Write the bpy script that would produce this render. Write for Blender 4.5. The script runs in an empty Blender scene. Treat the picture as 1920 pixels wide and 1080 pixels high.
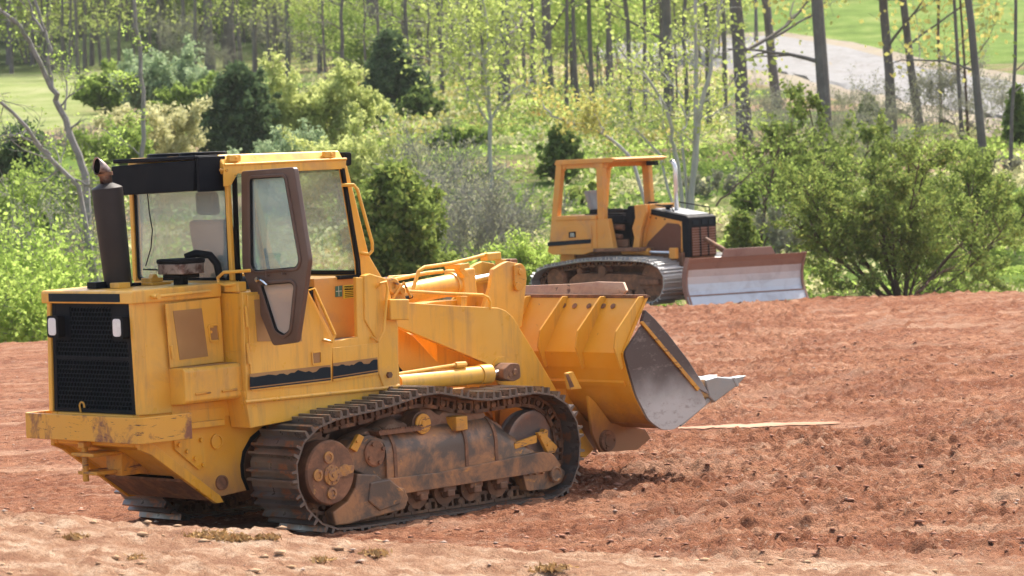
import bpy, bmesh, math, random
import numpy as np
from mathutils import Vector, Matrix, noise as mnoise
scene = bpy.context.scene
R = math.radians
# ---------------------------------------------------------------- camera
CAM = np.array([-17.5301, -20.7208, 3.0979])
YAW, PITCH, ROLL, FPX = 0.780839655, -0.0427106769, -0.0387211095, 6005.44
DV = np.array([math.cos(PITCH)*math.cos(YAW), math.cos(PITCH)*math.sin(YAW), math.sin(PITCH)])
_r = np.array([math.sin(YAW), -math.cos(YAW), 0.0]); _u = np.cross(_r, DV)
RV = _r*math.cos(ROLL)+_u*math.sin(ROLL); UV = -_r*math.sin(ROLL)+_u*math.cos(ROLL)
cd = bpy.data.cameras.new('camera'); cam = bpy.data.objects.new('camera', cd)
scene.collection.objects.link(cam); scene.camera = cam
m = Matrix.Identity(4)
for i in range(3):
    m[i][0] = RV[i]; m[i][1] = UV[i]; m[i][2] = -DV[i]; m[i][3] = CAM[i]
cam.matrix_world = m
cd.sensor_width = 36; cd.lens = FPX*36/1920; cd.clip_start = .5; cd.clip_end = 3000
cd.dof.use_dof = True; cd.dof.focus_distance = 27.5; cd.dof.aperture_fstop = 4.6
# ---------------------------------------------------------------- light
SUN = Vector((.70, .17, 1.0)).normalized()
w = bpy.data.worlds.new('World'); scene.world = w; w.use_nodes = True
nt = w.node_tree; sky = nt.nodes.new('ShaderNodeTexSky'); sky.sky_type = 'NISHITA'; sky.sun_disc = False; sky.air_density = .8; sky.dust_density = 2.5; sky.ozone_density = .3
sky.sun_elevation = math.asin(SUN.z); sky.sun_rotation = math.atan2(SUN.x, SUN.y)
bg = nt.nodes['Background']; wb = nt.nodes.new('ShaderNodeMix'); wb.data_type = 'RGBA'; wb.blend_type = 'MULTIPLY'; wb.inputs[0].default_value = 1; wb.inputs[7].default_value = (1.06, .96, .82, 1); nt.links.new(sky.outputs[0], wb.inputs[6]); nt.links.new(wb.outputs[2], bg.inputs[0]); bg.inputs[1].default_value = .15
sl = bpy.data.lights.new('sun', 'SUN'); sl.energy = 2.9; sl.angle = R(.55); sl.color = (1, .95, .87)
so = bpy.data.objects.new('sun', sl); scene.collection.objects.link(so)
so.rotation_euler = SUN.to_track_quat('Z', 'Y').to_euler()
scene.view_settings.view_transform = 'Standard'; scene.view_settings.look = 'None'
scene.view_settings.exposure = 1.42; scene.view_settings.gamma = 1
# ---------------------------------------------------------------- helpers
COL = scene.collection
def tag(o, label=None, cat=None, group=None, kind=None):
    for k, v in (('label', label), ('category', cat), ('group', group), ('kind', kind)):
        if v: o[k] = v
    return o
def empty(name, loc, rz, label, cat, group=None):
    o = bpy.data.objects.new(name, None); COL.objects.link(o); o.location = loc; o.rotation_euler = (0, 0, rz)
    o.empty_display_size = .3
    return tag(o, label, cat, group)
def frame(p, q):
    z = (Vector(q)-Vector(p)); L = z.length; z.normalize()
    a = Vector((0, 0, 1)) if abs(z.z) < .9 else Vector((1, 0, 0))
    x = a.cross(z).normalized(); y = z.cross(x)
    return x, y, z, L
class MB:
    def __init__(s): s.v = []; s.f = []
    def add(s, vs, fs):
        n = len(s.v); s.v += [tuple(v) for v in vs]; s.f += [tuple(i+n for i in f) for f in fs]; return s
    def box(s, x0, x1, y0, y1, z0, z1):
        v = [(x, y, z) for z in (z0, z1) for y in (y0, y1) for x in (x0, x1)]
        return s.add(v, [(0, 2, 3, 1), (4, 5, 7, 6), (0, 1, 5, 4), (2, 6, 7, 3), (0, 4, 6, 2), (1, 3, 7, 5)])
    def prism(s, poly, ax, a, b, poly2=None):
        # poly in the two remaining axes, extruded along ax
        def P(p, c): return (c, p[0], p[1]) if ax == 'x' else ((p[0], c, p[1]) if ax == 'y' else (p[0], p[1], c))
        n = len(poly); p2 = poly2 or poly
        v = [P(p, a) for p in poly]+[P(p, b) for p in p2]
        ar = sum(poly[i][0]*poly[(i+1) % n][1]-poly[(i+1) % n][0]*poly[i][1] for i in range(n))
        f = [tuple(range(n)), tuple(reversed(range(n, 2*n)))]+[(i, i+n, (i+1) % n+n, (i+1) % n) for i in range(n)]
        return s.add(v, f)
    def cyl(s, p, q, r, r2=None, n=20, caps=True):
        x, y, z, L = frame(p, q); r2 = r if r2 is None else r2; v = []
        for c, rr in ((Vector(p), r), (Vector(q), r2)):
            for i in range(n):
                a = 2*math.pi*i/n; v.append(c+x*math.cos(a)*rr+y*math.sin(a)*rr)
        f = [(i, (i+1) % n, (i+1) % n+n, i+n) for i in range(n)]
        if caps: f += [tuple(reversed(range(n))), tuple(range(n, 2*n))]
        return s.add(v, f)
    def tube(s, pts, r, n=8, caps=True):
        pts = [Vector(p) for p in pts]; m_ = len(pts); rr = r if isinstance(r, (list, tuple)) else [r]*m_
        v = []; up = None
        for k, p in enumerate(pts):
            t = (pts[min(k+1, m_-1)]-pts[max(k-1, 0)]).normalized()
            if up is None:
                a = Vector((0, 0, 1)) if abs(t.z) < .9 else Vector((1, 0, 0)); up = a.cross(t).normalized()
            up = (up-t*up.dot(t)).normalized(); w_ = t.cross(up)
            for i in range(n):
                a = 2*math.pi*i/n; v.append(p+up*math.cos(a)*rr[k]+w_*math.sin(a)*rr[k])
        f = []
        for k in range(m_-1):
            for i in range(n):
                j = (i+1) % n; f.append((k*n+i, k*n+j, (k+1)*n+j, (k+1)*n+i))
        if caps: f += [tuple(reversed(range(n))), tuple(range((m_-1)*n, m_*n))]
        return s.add(v, f)
    def lathe(s, c, axis, prof, n=32):
        # prof: list of (offset along axis, radius)
        x, y, z, L = frame(c, Vector(c)+Vector(axis)); v = []
        for o, r in prof:
            for i in range(n):
                a = 2*math.pi*i/n; v.append(Vector(c)+z*o+x*math.cos(a)*r+y*math.sin(a)*r)
        f = []
        for k in range(len(prof)-1):
            for i in range(n):
                j = (i+1) % n; f.append((k*n+i, k*n+j, (k+1)*n+j, (k+1)*n+i))
        f += [tuple(reversed(range(n))), tuple(range((len(prof)-1)*n, len(prof)*n))]
        return s.add(v, f)
    def quad(s, a, b, c, d): return s.add([a, b, c, d], [(0, 1, 2, 3)])
    def ring(s, out, inn, ax, a, b):
        # frame between an outer and an inner outline with the same count, extruded along ax
        def P(p, c): return (c, p[0], p[1]) if ax == 'x' else ((p[0], c, p[1]) if ax == 'y' else (p[0], p[1], c))
        n = len(out); v = [P(p, a) for p in out]+[P(p, a) for p in inn]+[P(p, b) for p in out]+[P(p, b) for p in inn]; f = []
        for i in range(n):
            j = (i+1) % n
            f += [(i, j, n+j, n+i), (2*n+i, 3*n+i, 3*n+j, 2*n+j), (i, 2*n+i, 2*n+j, j), (n+i, n+j, 3*n+j, 3*n+i)]
        return s.add(v, f)
    def build(s, name, mat, parent=None, bevel=0.0, smooth=False, seg=2):
        me = bpy.data.meshes.new(name); me.from_pydata([tuple(v) for v in s.v], [], s.f)
        bm = bmesh.new(); bm.from_mesh(me); bmesh.ops.recalc_face_normals(bm, faces=bm.faces); bm.to_mesh(me); bm.free()
        me.materials.append(mat); o = bpy.data.objects.new(name, me); COL.objects.link(o)
        if parent: o.parent = parent
        if bevel:
            b = o.modifiers.new('bevel', 'BEVEL'); b.width = bevel; b.segments = seg; b.limit_method = 'ANGLE'; b.angle_limit = R(40)
        if smooth or bevel:
            for p in me.polygons: p.use_smooth = True
            bm = bmesh.new(); bm.from_mesh(me)
            for e in bm.edges:
                if len(e.link_faces) == 2 and e.calc_face_angle(0) > R(35): e.smooth = False
            if not bevel: bm.to_mesh(me)
            else:
                for p in me.polygons: p.use_smooth = False
            bm.free()
        return o
def rpoly(poly, r, k=4):
    # round every corner of a 2D outline
    out = []; n = len(poly)
    for i in range(n):
        p = np.array(poly[i], float); a = np.array(poly[i-1], float); b = np.array(poly[(i+1) % n], float)
        la, lb = np.linalg.norm(a-p), np.linalg.norm(b-p); rr = min(r, .45*la, .45*lb)
        s_, e_ = p+(a-p)/la*rr, p+(b-p)/lb*rr
        for j in range(k+1):
            t = j/k; out.append(tuple((1-t)**2*s_+2*t*(1-t)*p+t*t*e_))
    return out
def inset(poly, d):
    n = len(poly); c = sum(poly[i][0]*poly[(i+1) % n][1]-poly[(i+1) % n][0]*poly[i][1] for i in range(n)); sg = 1 if c > 0 else -1; out = []
    for i in range(n):
        p = np.array(poly[i], float); a = np.array(poly[i-1], float); b = np.array(poly[(i+1) % n], float)
        e1 = (p-a)/np.linalg.norm(p-a); e2 = (b-p)/np.linalg.norm(b-p)
        n1 = np.array([-e1[1], e1[0]])*sg; n2 = np.array([-e2[1], e2[0]])*sg; q = n1+n2; q /= max(1e-6, q@q)
        out.append(tuple(p+q*2*d))
    return out
# ---------------------------------------------------------------- materials
def newmat(name):
    m_ = bpy.data.materials.new(name); m_.use_nodes = True; nt = m_.node_tree
    return m_, nt, nt.nodes['Principled BSDF']
def tex(nt, scale, detail=5, rough=.6, coord='Object', stretch=None, dist=0):
    tc = nt.nodes.new('ShaderNodeTexCoord'); n = nt.nodes.new('ShaderNodeTexNoise')
    n.inputs['Scale'].default_value = scale; n.inputs['Detail'].default_value = detail; n.inputs['Roughness'].default_value = rough
    n.inputs['Distortion'].default_value = dist
    if stretch:
        mp = nt.nodes.new('ShaderNodeMapping'); mp.inputs['Scale'].default_value = stretch
        nt.links.new(tc.outputs[coord], mp.inputs[0]); nt.links.new(mp.outputs[0], n.inputs[0])
    else: nt.links.new(tc.outputs[coord], n.inputs[0])
    return n.outputs['Fac']
def ramp(nt, fac, stops):
    r_ = nt.nodes.new('ShaderNodeValToRGB'); e = r_.color_ramp.elements
    while len(e) < len(stops): e.new(.5)
    for i, (p, c) in enumerate(stops):
        e[i].position = p; e[i].color = (c, c, c, 1) if isinstance(c, (int, float)) else (*c, 1)
    nt.links.new(fac, r_.inputs[0]); return r_.outputs[0]
def mix(nt, fac, a, b):
    m_ = nt.nodes.new('ShaderNodeMix'); m_.data_type = 'RGBA'
    for sock, v in ((m_.inputs[0], fac), (m_.inputs[6], a), (m_.inputs[7], b)):
        if isinstance(v, (int, float)): sock.default_value = v
        elif isinstance(v, tuple): sock.default_value = (*v, 1)
        else: nt.links.new(v, sock)
    return m_.outputs[2]
def bump(nt, bsdf, h, strength=.3, dist=.01):
    b = nt.nodes.new('ShaderNodeBump'); b.inputs['Strength'].default_value = strength; b.inputs['Distance'].default_value = dist
    nt.links.new(h, b.inputs['Height']); nt.links.new(b.outputs[0], bsdf.inputs['Normal'])
def surf(name, base, rough=.5, metal=0, faded=None, dirt=None, dirt_at=(.55, .75), dscale=3, worn=None, worn_at=(.66, .7), wscale=9, stretch=None, bmp=.15, bscale=40, spec=.5, streak=None):
    m_, nt, b = newmat(name); c = base
    if faded: c = mix(nt, ramp(nt, tex(nt, 1.3, 4), [(.35, 0.), (.7, 1.)]), c, faded)
    if dirt: c = mix(nt, ramp(nt, tex(nt, dscale, 8, .68, dist=.4), [(dirt_at[0], 0.), (dirt_at[1], 1.)]), c, dirt)
    if streak: c = mix(nt, ramp(nt, tex(nt, 5, 7, .68, stretch=(2.2, 2.2, .22)), [(.50, 0.), (.78, .75)]), c, streak)
    if worn:
        f = ramp(nt, tex(nt, wscale, 9, .7, stretch=stretch, dist=.3), [(worn_at[0], 0.), (worn_at[1], 1.)]); c = mix(nt, f, c, worn)
    if isinstance(c, tuple): b.inputs['Base Color'].default_value = (*c, 1)
    else: nt.links.new(c, b.inputs['Base Color'])
    nt.links.new(ramp(nt, tex(nt, 6, 6), [(.3, max(rough-.12, .02)), (.7, min(rough+.15, 1.))]), b.inputs['Roughness'])
    b.inputs['Metallic'].default_value = metal; b.inputs['Specular IOR Level'].default_value = spec
    if bmp: bump(nt, b, tex(nt, bscale, 5), bmp, .004)
    return m_
DUST = (.36, .19, .10); CLAY = (.30, .135, .08); RUST = (.16, .07, .04)
M = {}
M['yellow'] = surf('yellow_paint', (.78, .395, .037), .36, faded=(.83, .47, .088), streak=(.40, .22, .08), dirt=(.52, .28, .10), dirt_at=(.53, .80), dscale=1.8, worn=(.30, .14, .05), worn_at=(.70, .73), wscale=11, stretch=(1, 1, .55), bmp=.08)
M['yellow_deep'] = surf('deep_yellow_paint', (.77, .36, .022), .36, faded=(.80, .42, .055), streak=(.34, .17, .06), dirt=(.42, .22, .09), dirt_at=(.58, .8), dscale=3, worn=RUST, worn_at=(.72, .75), wscale=13, bmp=.08)
M['yellow_worn'] = surf('scuffed_yellow_paint', (.66, .31, .035), .5, dirt=(.30, .15, .07), dirt_at=(.50, .72), dscale=4, worn=(.13, .06, .045), worn_at=(.56, .62), wscale=5, stretch=(1, 1, 5), bmp=.2)
M['orange'] = surf('dusty_orange_paint', (.70, .30, .045), .5, faded=(.74, .37, .09), dirt=(.48, .25, .12), dirt_at=(.5, .8), bmp=.05)
M['mesh_brown'] = surf('dusty_mesh_screen', (.34, .17, .06), .7, faded=(.44, .25, .09), bmp=.6, bscale=260)
M['black'] = surf('black_paint', (.006, .008, .012), .5, dirt=(.022, .02, .02), dirt_at=(.6, .9), bmp=.05, spec=.10)
M['slate'] = surf('slate_decal', (.010, .017, .024), .6, spec=.15, dirt=(.16, .12, .09), dirt_at=(.62, .8), dscale=5)
M['rubber'] = surf('black_rubber', (.010, .010, .011), .7, spec=.15)
M['dark'] = surf('dark_recess', (.004, .004, .004), .9, spec=.02)
M['muffler'] = surf('dull_muffler_steel', (.016, .014, .015), .5, faded=(.030, .024, .023), bmp=.5, bscale=160, spec=.35)
M['chrome'] = surf('bright_rod_steel', (.72, .74, .76), .14, 1, bmp=0)
M['exhaust'] = surf('scorched_pipe', (.34, .27, .24), .4, .8, dirt=(.10, .05, .04), dirt_at=(.45, .6), dscale=8)
M['doorbrown'] = surf('brown_door_frame', (.105, .062, .045), .42, faded=(.15, .095, .070), bmp=.1)
M['shoe'] = surf('worn_track_steel', (.26, .245, .23), .33, .6, faded=(.11, .092, .08), dirt=(.33, .155, .085), dirt_at=(.54, .62), dscale=4.5, bmp=.35, bscale=50)
M['chain'] = surf('rusty_track_chain', (.11, .056, .032), .6, .2, dirt=(.30, .15, .07), dirt_at=(.48, .68), dscale=7, bmp=.4)
M['frame'] = surf('dirty_track_frame', (.115, .080, .058), .5, .15, dirt=(.40, .19, .08), dirt_at=(.44, .60), dscale=2.6, worn=(.58, .26, .06), worn_at=(.60, .67), wscale=3.8, stretch=(1, 1, 2), bmp=.4)
M['rusty'] = surf('rusty_cast_steel', (.16, .078, .042), .7, .12, dirt=(.36, .17, .085), dirt_at=(.45, .7), dscale=6, worn=(.60, .31, .09), worn_at=(.63, .7), wscale=9, bmp=.5)
M['idler'] = surf('scraped_idler_steel', (.22, .17, .15), .5, .4, dirt=(.36, .22, .15), dirt_at=(.45, .7), dscale=4, bmp=.3)
M['steel'] = surf('polished_bucket_steel', (.22, .22, .235), .36, .75, faded=(.36, .35, .36), dirt=(.20, .12, .09), dirt_at=(.55, .8), dscale=2.2, worn=(.10, .08, .08), worn_at=(.62, .68), wscale=3, stretch=(1, 1, 3), bmp=.2)
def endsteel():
    m_, nt, b = newmat('worn_steel_painted_sheen'); tc = nt.nodes.new('ShaderNodeTexCoord'); sp = nt.nodes.new('ShaderNodeSeparateXYZ'); nt.links.new(tc.outputs['Object'], sp.inputs[0])
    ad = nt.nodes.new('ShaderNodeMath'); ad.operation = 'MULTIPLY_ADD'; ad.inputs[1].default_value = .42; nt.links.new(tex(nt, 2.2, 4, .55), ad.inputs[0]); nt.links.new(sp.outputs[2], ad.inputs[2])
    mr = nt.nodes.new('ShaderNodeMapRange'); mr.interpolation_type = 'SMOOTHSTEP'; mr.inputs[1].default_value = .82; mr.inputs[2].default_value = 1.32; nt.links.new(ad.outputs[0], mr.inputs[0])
    c = mix(nt, mr.outputs[0], (.50, .51, .51), (.085, .066, .064)); c = mix(nt, ramp(nt, tex(nt, 9, 8, .7, stretch=(1, 1, 2.5)), [(.55, 0.), (.66, .6)]), c, (.24, .20, .19))  # height grade paints the plate's reflected light; the streaks over it are wear
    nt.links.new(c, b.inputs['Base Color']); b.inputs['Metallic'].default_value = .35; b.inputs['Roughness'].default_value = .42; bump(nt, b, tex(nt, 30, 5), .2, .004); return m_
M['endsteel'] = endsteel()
def grimy(name, base, faded, grime, z0, z1, k=.5, rust=(.16, .07, .035)):
    # paint that is caked and rusted towards its lower, working edge
    m_, nt, b = newmat(name); tc = nt.nodes.new('ShaderNodeTexCoord'); sp = nt.nodes.new('ShaderNodeSeparateXYZ'); nt.links.new(tc.outputs['Object'], sp.inputs[0])
    ad = nt.nodes.new('ShaderNodeMath'); ad.operation = 'MULTIPLY_ADD'; ad.inputs[1].default_value = k; nt.links.new(tex(nt, 4, 9, .72, stretch=(1, 1, .6), dist=.5), ad.inputs[0]); nt.links.new(sp.outputs[2], ad.inputs[2])
    mr = nt.nodes.new('ShaderNodeMapRange'); mr.interpolation_type = 'SMOOTHSTEP'; mr.inputs[1].default_value = z0+k*.5; mr.inputs[2].default_value = z1+k*.5; mr.inputs[3].default_value = 1; mr.inputs[4].default_value = 0; nt.links.new(ad.outputs[0], mr.inputs[0])
    c = mix(nt, ramp(nt, tex(nt, 1.6, 5), [(.35, 0.), (.68, 1.)]), base, faded); c = mix(nt, mr.outputs[0], c, grime)
    c = mix(nt, ramp(nt, tex(nt, 13, 9, .72, dist=.3), [(.66, 0.), (.70, 1.)]), c, rust); nt.links.new(c, b.inputs['Base Color'])
    nt.links.new(ramp(nt, tex(nt, 6, 6), [(.3, .34), (.7, .6)]), b.inputs['Roughness']); bump(nt, b, tex(nt, 30, 5), .15, .004); return m_
M['bucketpaint'] = grimy('scuffed_bucket_paint', (.78, .34, .015), (.80, .41, .06), (.30, .135, .055), .45, .90)
M['hullpaint'] = grimy('dusty_hull_paint', (.78, .35, .018), (.80, .41, .055), (.38, .20, .085), .25, .80, .6)
M['bumperpaint'] = surf('scraped_bumper_paint', (.76, .37, .035), .45, faded=(.70, .36, .06), dirt=(.24, .095, .05), dirt_at=(.50, .59), dscale=1.9, worn=(.10, .04, .03), worn_at=(.60, .64), wscale=6, stretch=(1, 1, 7), bmp=.2)
M['pink'] = surf('rusty_clay_plate', (.42, .24, .16), .6, .1, dirt=(.56, .36, .22), dirt_at=(.4, .7), dscale=6, worn=(.13, .07, .055), worn_at=(.60, .66), wscale=6)
M['tooth'] = surf('worn_tooth_steel', (.32, .33, .33), .42, .6, dirt=(.33, .2, .14), dirt_at=(.6, .75), dscale=9)
M['lamp'] = surf('lamp_glass', (.78, .78, .76), .25, bmp=0)
M['hub'] = surf('chipped_yellow_casting', (.50, .24, .06), .6, dirt=(.25, .13, .08), dirt_at=(.42, .6), dscale=14, bmp=.5)
M['clay'] = surf('caked_clay', (.28, .15, .095), .95, dirt=(.40, .24, .155), dirt_at=(.4, .7), dscale=12, bmp=1, bscale=60, spec=.1)
M['cloth'] = surf('grey_seat_vinyl', (.022, .028, .036), .8, spec=.15)
M['palecloth'] = surf('pale_grey_vinyl', (.30, .32, .32), .6)
M['labelyellow'] = surf('yellow_label', (.75, .60, .05), .5, bmp=0)
M['labelgreen'] = surf('green_label', (.05, .16, .11), .5, bmp=0)
M['labelpale'] = surf('pale_label_ink', (.6, .65, .55), .5, bmp=0)
M['pipewhite'] = surf('pale_chrome_pipe', (.80, .80, .80), .3, .5, bmp=0)
M['blade'] = surf('polished_blade_steel', (.60, .60, .61), .42, .35, dirt=(.45, .42, .42), dirt_at=(.5, .8), dscale=3)
M['blade_rust'] = surf('rust_coated_blade', (.30, .17, .125), .65, dirt=(.22, .11, .08), dirt_at=(.5, .7), dscale=3)
M['silvertrack'] = surf('bright_shoe_steel', (.42, .42, .42), .4, .6, dirt=(.3, .16, .11), dirt_at=(.62, .75), dscale=5)
def glass(name, tint, dusty, alpha):
    m_, nt, b = newmat(name); out = nt.nodes['Material Output']
    tr = nt.nodes.new('ShaderNodeBsdfTransparent'); tr.inputs[0].default_value = (*tint, 1)
    gl = nt.nodes.new('ShaderNodeBsdfGlossy'); gl.inputs['Roughness'].default_value = .03
    df = nt.nodes.new('ShaderNodeBsdfDiffuse'); df.inputs[0].default_value = (*dusty, 1)
    lw = nt.nodes.new('ShaderNodeLayerWeight'); lw.inputs[0].default_value = .3; fr = nt.nodes.new('ShaderNodeMath'); fr.operation = 'MULTIPLY_ADD'; fr.inputs[1].default_value = .30; fr.inputs[2].default_value = .035; nt.links.new(lw.outputs['Facing'], fr.inputs[0])
    m1 = nt.nodes.new('ShaderNodeMixShader'); m2 = nt.nodes.new('ShaderNodeMixShader')
    fac = ramp(nt, tex(nt, 1.2, 3, .5), [(.3, alpha*.75), (.75, min(1., alpha*1.3))])
    nt.links.new(fac, m1.inputs[0]); nt.links.new(tr.outputs[0], m1.inputs[1]); nt.links.new(df.outputs[0], m1.inputs[2])
    nt.links.new(fr.outputs[0], m2.inputs[0]); nt.links.new(m1.outputs[0], m2.inputs[1]); nt.links.new(gl.outputs[0], m2.inputs[2])
    nt.links.new(m2.outputs[0], out.inputs[0]); return m_
M['glass'] = glass('dusty_cab_glass', (.86, .94, .93), (.78, .84, .83), .19)
M['doorglass'] = glass('tinted_door_glass', (.78, .88, .88), (.52, .62, .61), .34)
M['lowglass'] = glass('dusty_lower_glass', (.75, .70, .65), (.56, .50, .44), .60)
M['mirrorless'] = M['black']
# ---------------------------------------------------------------- terrain height in view-aligned ground coordinates (s away, t right)
DH = np.array([.71032, .70388]); RH = np.array([.70388, -.71032])
def st2xy(s, t): return CAM[0]+DH[0]*s+RH[0]*t, CAM[1]+DH[1]*s+RH[1]*t
def xy2st(x, y): dx, dy = x-CAM[0], y-CAM[1]; return dx*DH[0]+dy*DH[1], dx*RH[0]+dy*RH[1]
_rng = np.random.RandomState(5); _T = _rng.rand(256, 256)
def vnoise(x, y):
    x = np.asarray(x, float); y = np.asarray(y, float)
    xi = np.floor(x).astype(int); yi = np.floor(y).astype(int); fx = x-xi; fy = y-yi
    fx = fx*fx*(3-2*fx); fy = fy*fy*(3-2*fy); g = lambda a, b: _T[a & 255, b & 255]
    return (g(xi, yi)*(1-fx)+g(xi+1, yi)*fx)*(1-fy)+(g(xi, yi+1)*(1-fx)+g(xi+1, yi+1)*fx)*fy-.5
def fbm(x, y, o=4):
    r_ = 0; a = 1
    for k in range(o): r_ = r_+a*vnoise(x*2**k+17*k, y*2**k+31*k); a *= .5
    return r_
def sstep(a, b, x): x = np.clip((x-a)/(b-a), 0, 1); return x*x*(3-2*x)
def edge_s(t): return np.clip(60.6+.8*t, 56.9, 64.5)
def pad_h(s, t, detail=True):
    s = np.asarray(s, float); t = np.asarray(t, float)
    cr = np.clip(.485-.118*t, 0, 1.15)
    berm = np.where(s < 20.5, cr-.03*(20.5-s)*np.minimum(cr*2, 1), cr*(1-sstep(20.3, 23.9, s)))
    berm = np.maximum(berm, 0)
    z = berm+.10*fbm(s*.12+3, t*.12, 2)*sstep(30, 38, s)*(1-sstep(52, 58, s))
    z = z-.045*np.clip(s-60.2, 0, 6)
    if detail:
        rough = .35+.65*sstep(-1.5, 2.5, t+.15*(s-26)+2*vnoise(s*.3, t*.3))
        rough = np.where(s < 23.2, .48, rough); rough = rough*(1-.93*np.exp(-((s-34.8+.1*t)/.85)**4)*sstep(1.1, 1.6, t)*(1-sstep(3.7, 4.2, t)))
        bl = lambda a, b: np.abs(vnoise(a, b))*2
        z = z+rough*(.035*fbm(s*1.6, t*1.3, 2)+.030*fbm(s*3.6+7, t*1.0+.3*s, 2)+.055*bl(s*3.3+.5*t, t*3.6)*bl(s*1.1+5, t*1.2)+.080*bl(s*7.5+3, t*7)*(.4+1.2*bl(s*1.9, t*1.7))+.055*bl(s*15+1, t*16)+.024*vnoise(s*31, t*33))
        z = z+(1-rough)*(.022*vnoise(s*2.6+t*.5, t*.25)+.012*vnoise(s*9, t*3)+.008*vnoise(s*22, t*18))
        for s1, k1, c1 in ((46.5, -.18, .012), (48.0, -.16, .010), (52.5, -.10, .006), (38.5, -.05, .01)):
            z = z+.035*np.exp(-((s-s1-k1*t-c1*t*t*2)/.22)**2)*sstep(0, 3, t)
    return z
_HS = [50, 60, 63, 66, 70, 75, 85, 100, 130, 160, 190, 220, 280, 400, 560]
_HZ = [-1.6, -1.3, -.9, -.35, .15, .9, 2.15, 3.4, 5.0, 7.0, 9.0, 12, 20, 42, 80]
def hill_h(s, t):
    z = np.interp(s, _HS, _HZ); k = sstep(66, 85, s)
    return z+k*(.9*fbm(s*.045, t*.045+5, 3)+.12*fbm(s*.4, t*.4, 2))
def H(x, y):
    s, t = xy2st(x, y)
    return float(pad_h(s, t, False)) if s < edge_s(t) else float(hill_h(s, t))
def ray(u, v): return DV+RV*(u-960)/FPX+UV*(540-v)/FPX
def at(u, v, s0=62.):
    # point of the hillside seen where the photograph shows a thing's foot
    d = ray(u, v); k = s0
    while k < 520:
        p = CAM+d*k; s, t = xy2st(p[0], p[1])
        if p[2] < hill_h(s, t): break
        k += .25
    return Vector((p[0], p[1], float(hill_h(s, t))))
def on(u, s):
    # point of the terrain at distance s in the direction of column u
    t = (u-960)/FPX*s; x, y = st2xy(s, t); return Vector((x, y, H(x, y)))
# ================================================================= ground
def grid(name, S, T, hf, mat):
    ss, tt = np.meshgrid(S, T, indexing='ij'); x, y = st2xy(ss, tt); z = hf(ss, tt)
    n, k = ss.shape; co = np.stack([x, y, z], -1).reshape(-1, 3)
    i = np.arange(n*k).reshape(n, k); q = np.stack([i[:-1, :-1], i[:-1, 1:], i[1:, 1:], i[1:, :-1]], -1).reshape(-1, 4)
    me = bpy.data.meshes.new(name); me.vertices.add(len(co)); me.vertices.foreach_set('co', co.ravel())
    me.loops.add(q.size); me.loops.foreach_set('vertex_index', q.ravel()); me.polygons.add(len(q))
    me.polygons.foreach_set('loop_start', np.arange(0, q.size, 4)); me.update(); me.validate()
    if name != 'ground': me.polygons.foreach_set('use_smooth', [True]*len(me.polygons))
    me.materials.append(mat); o = bpy.data.objects.new(name, me); COL.objects.link(o); return tag(o, kind='structure')
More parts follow.
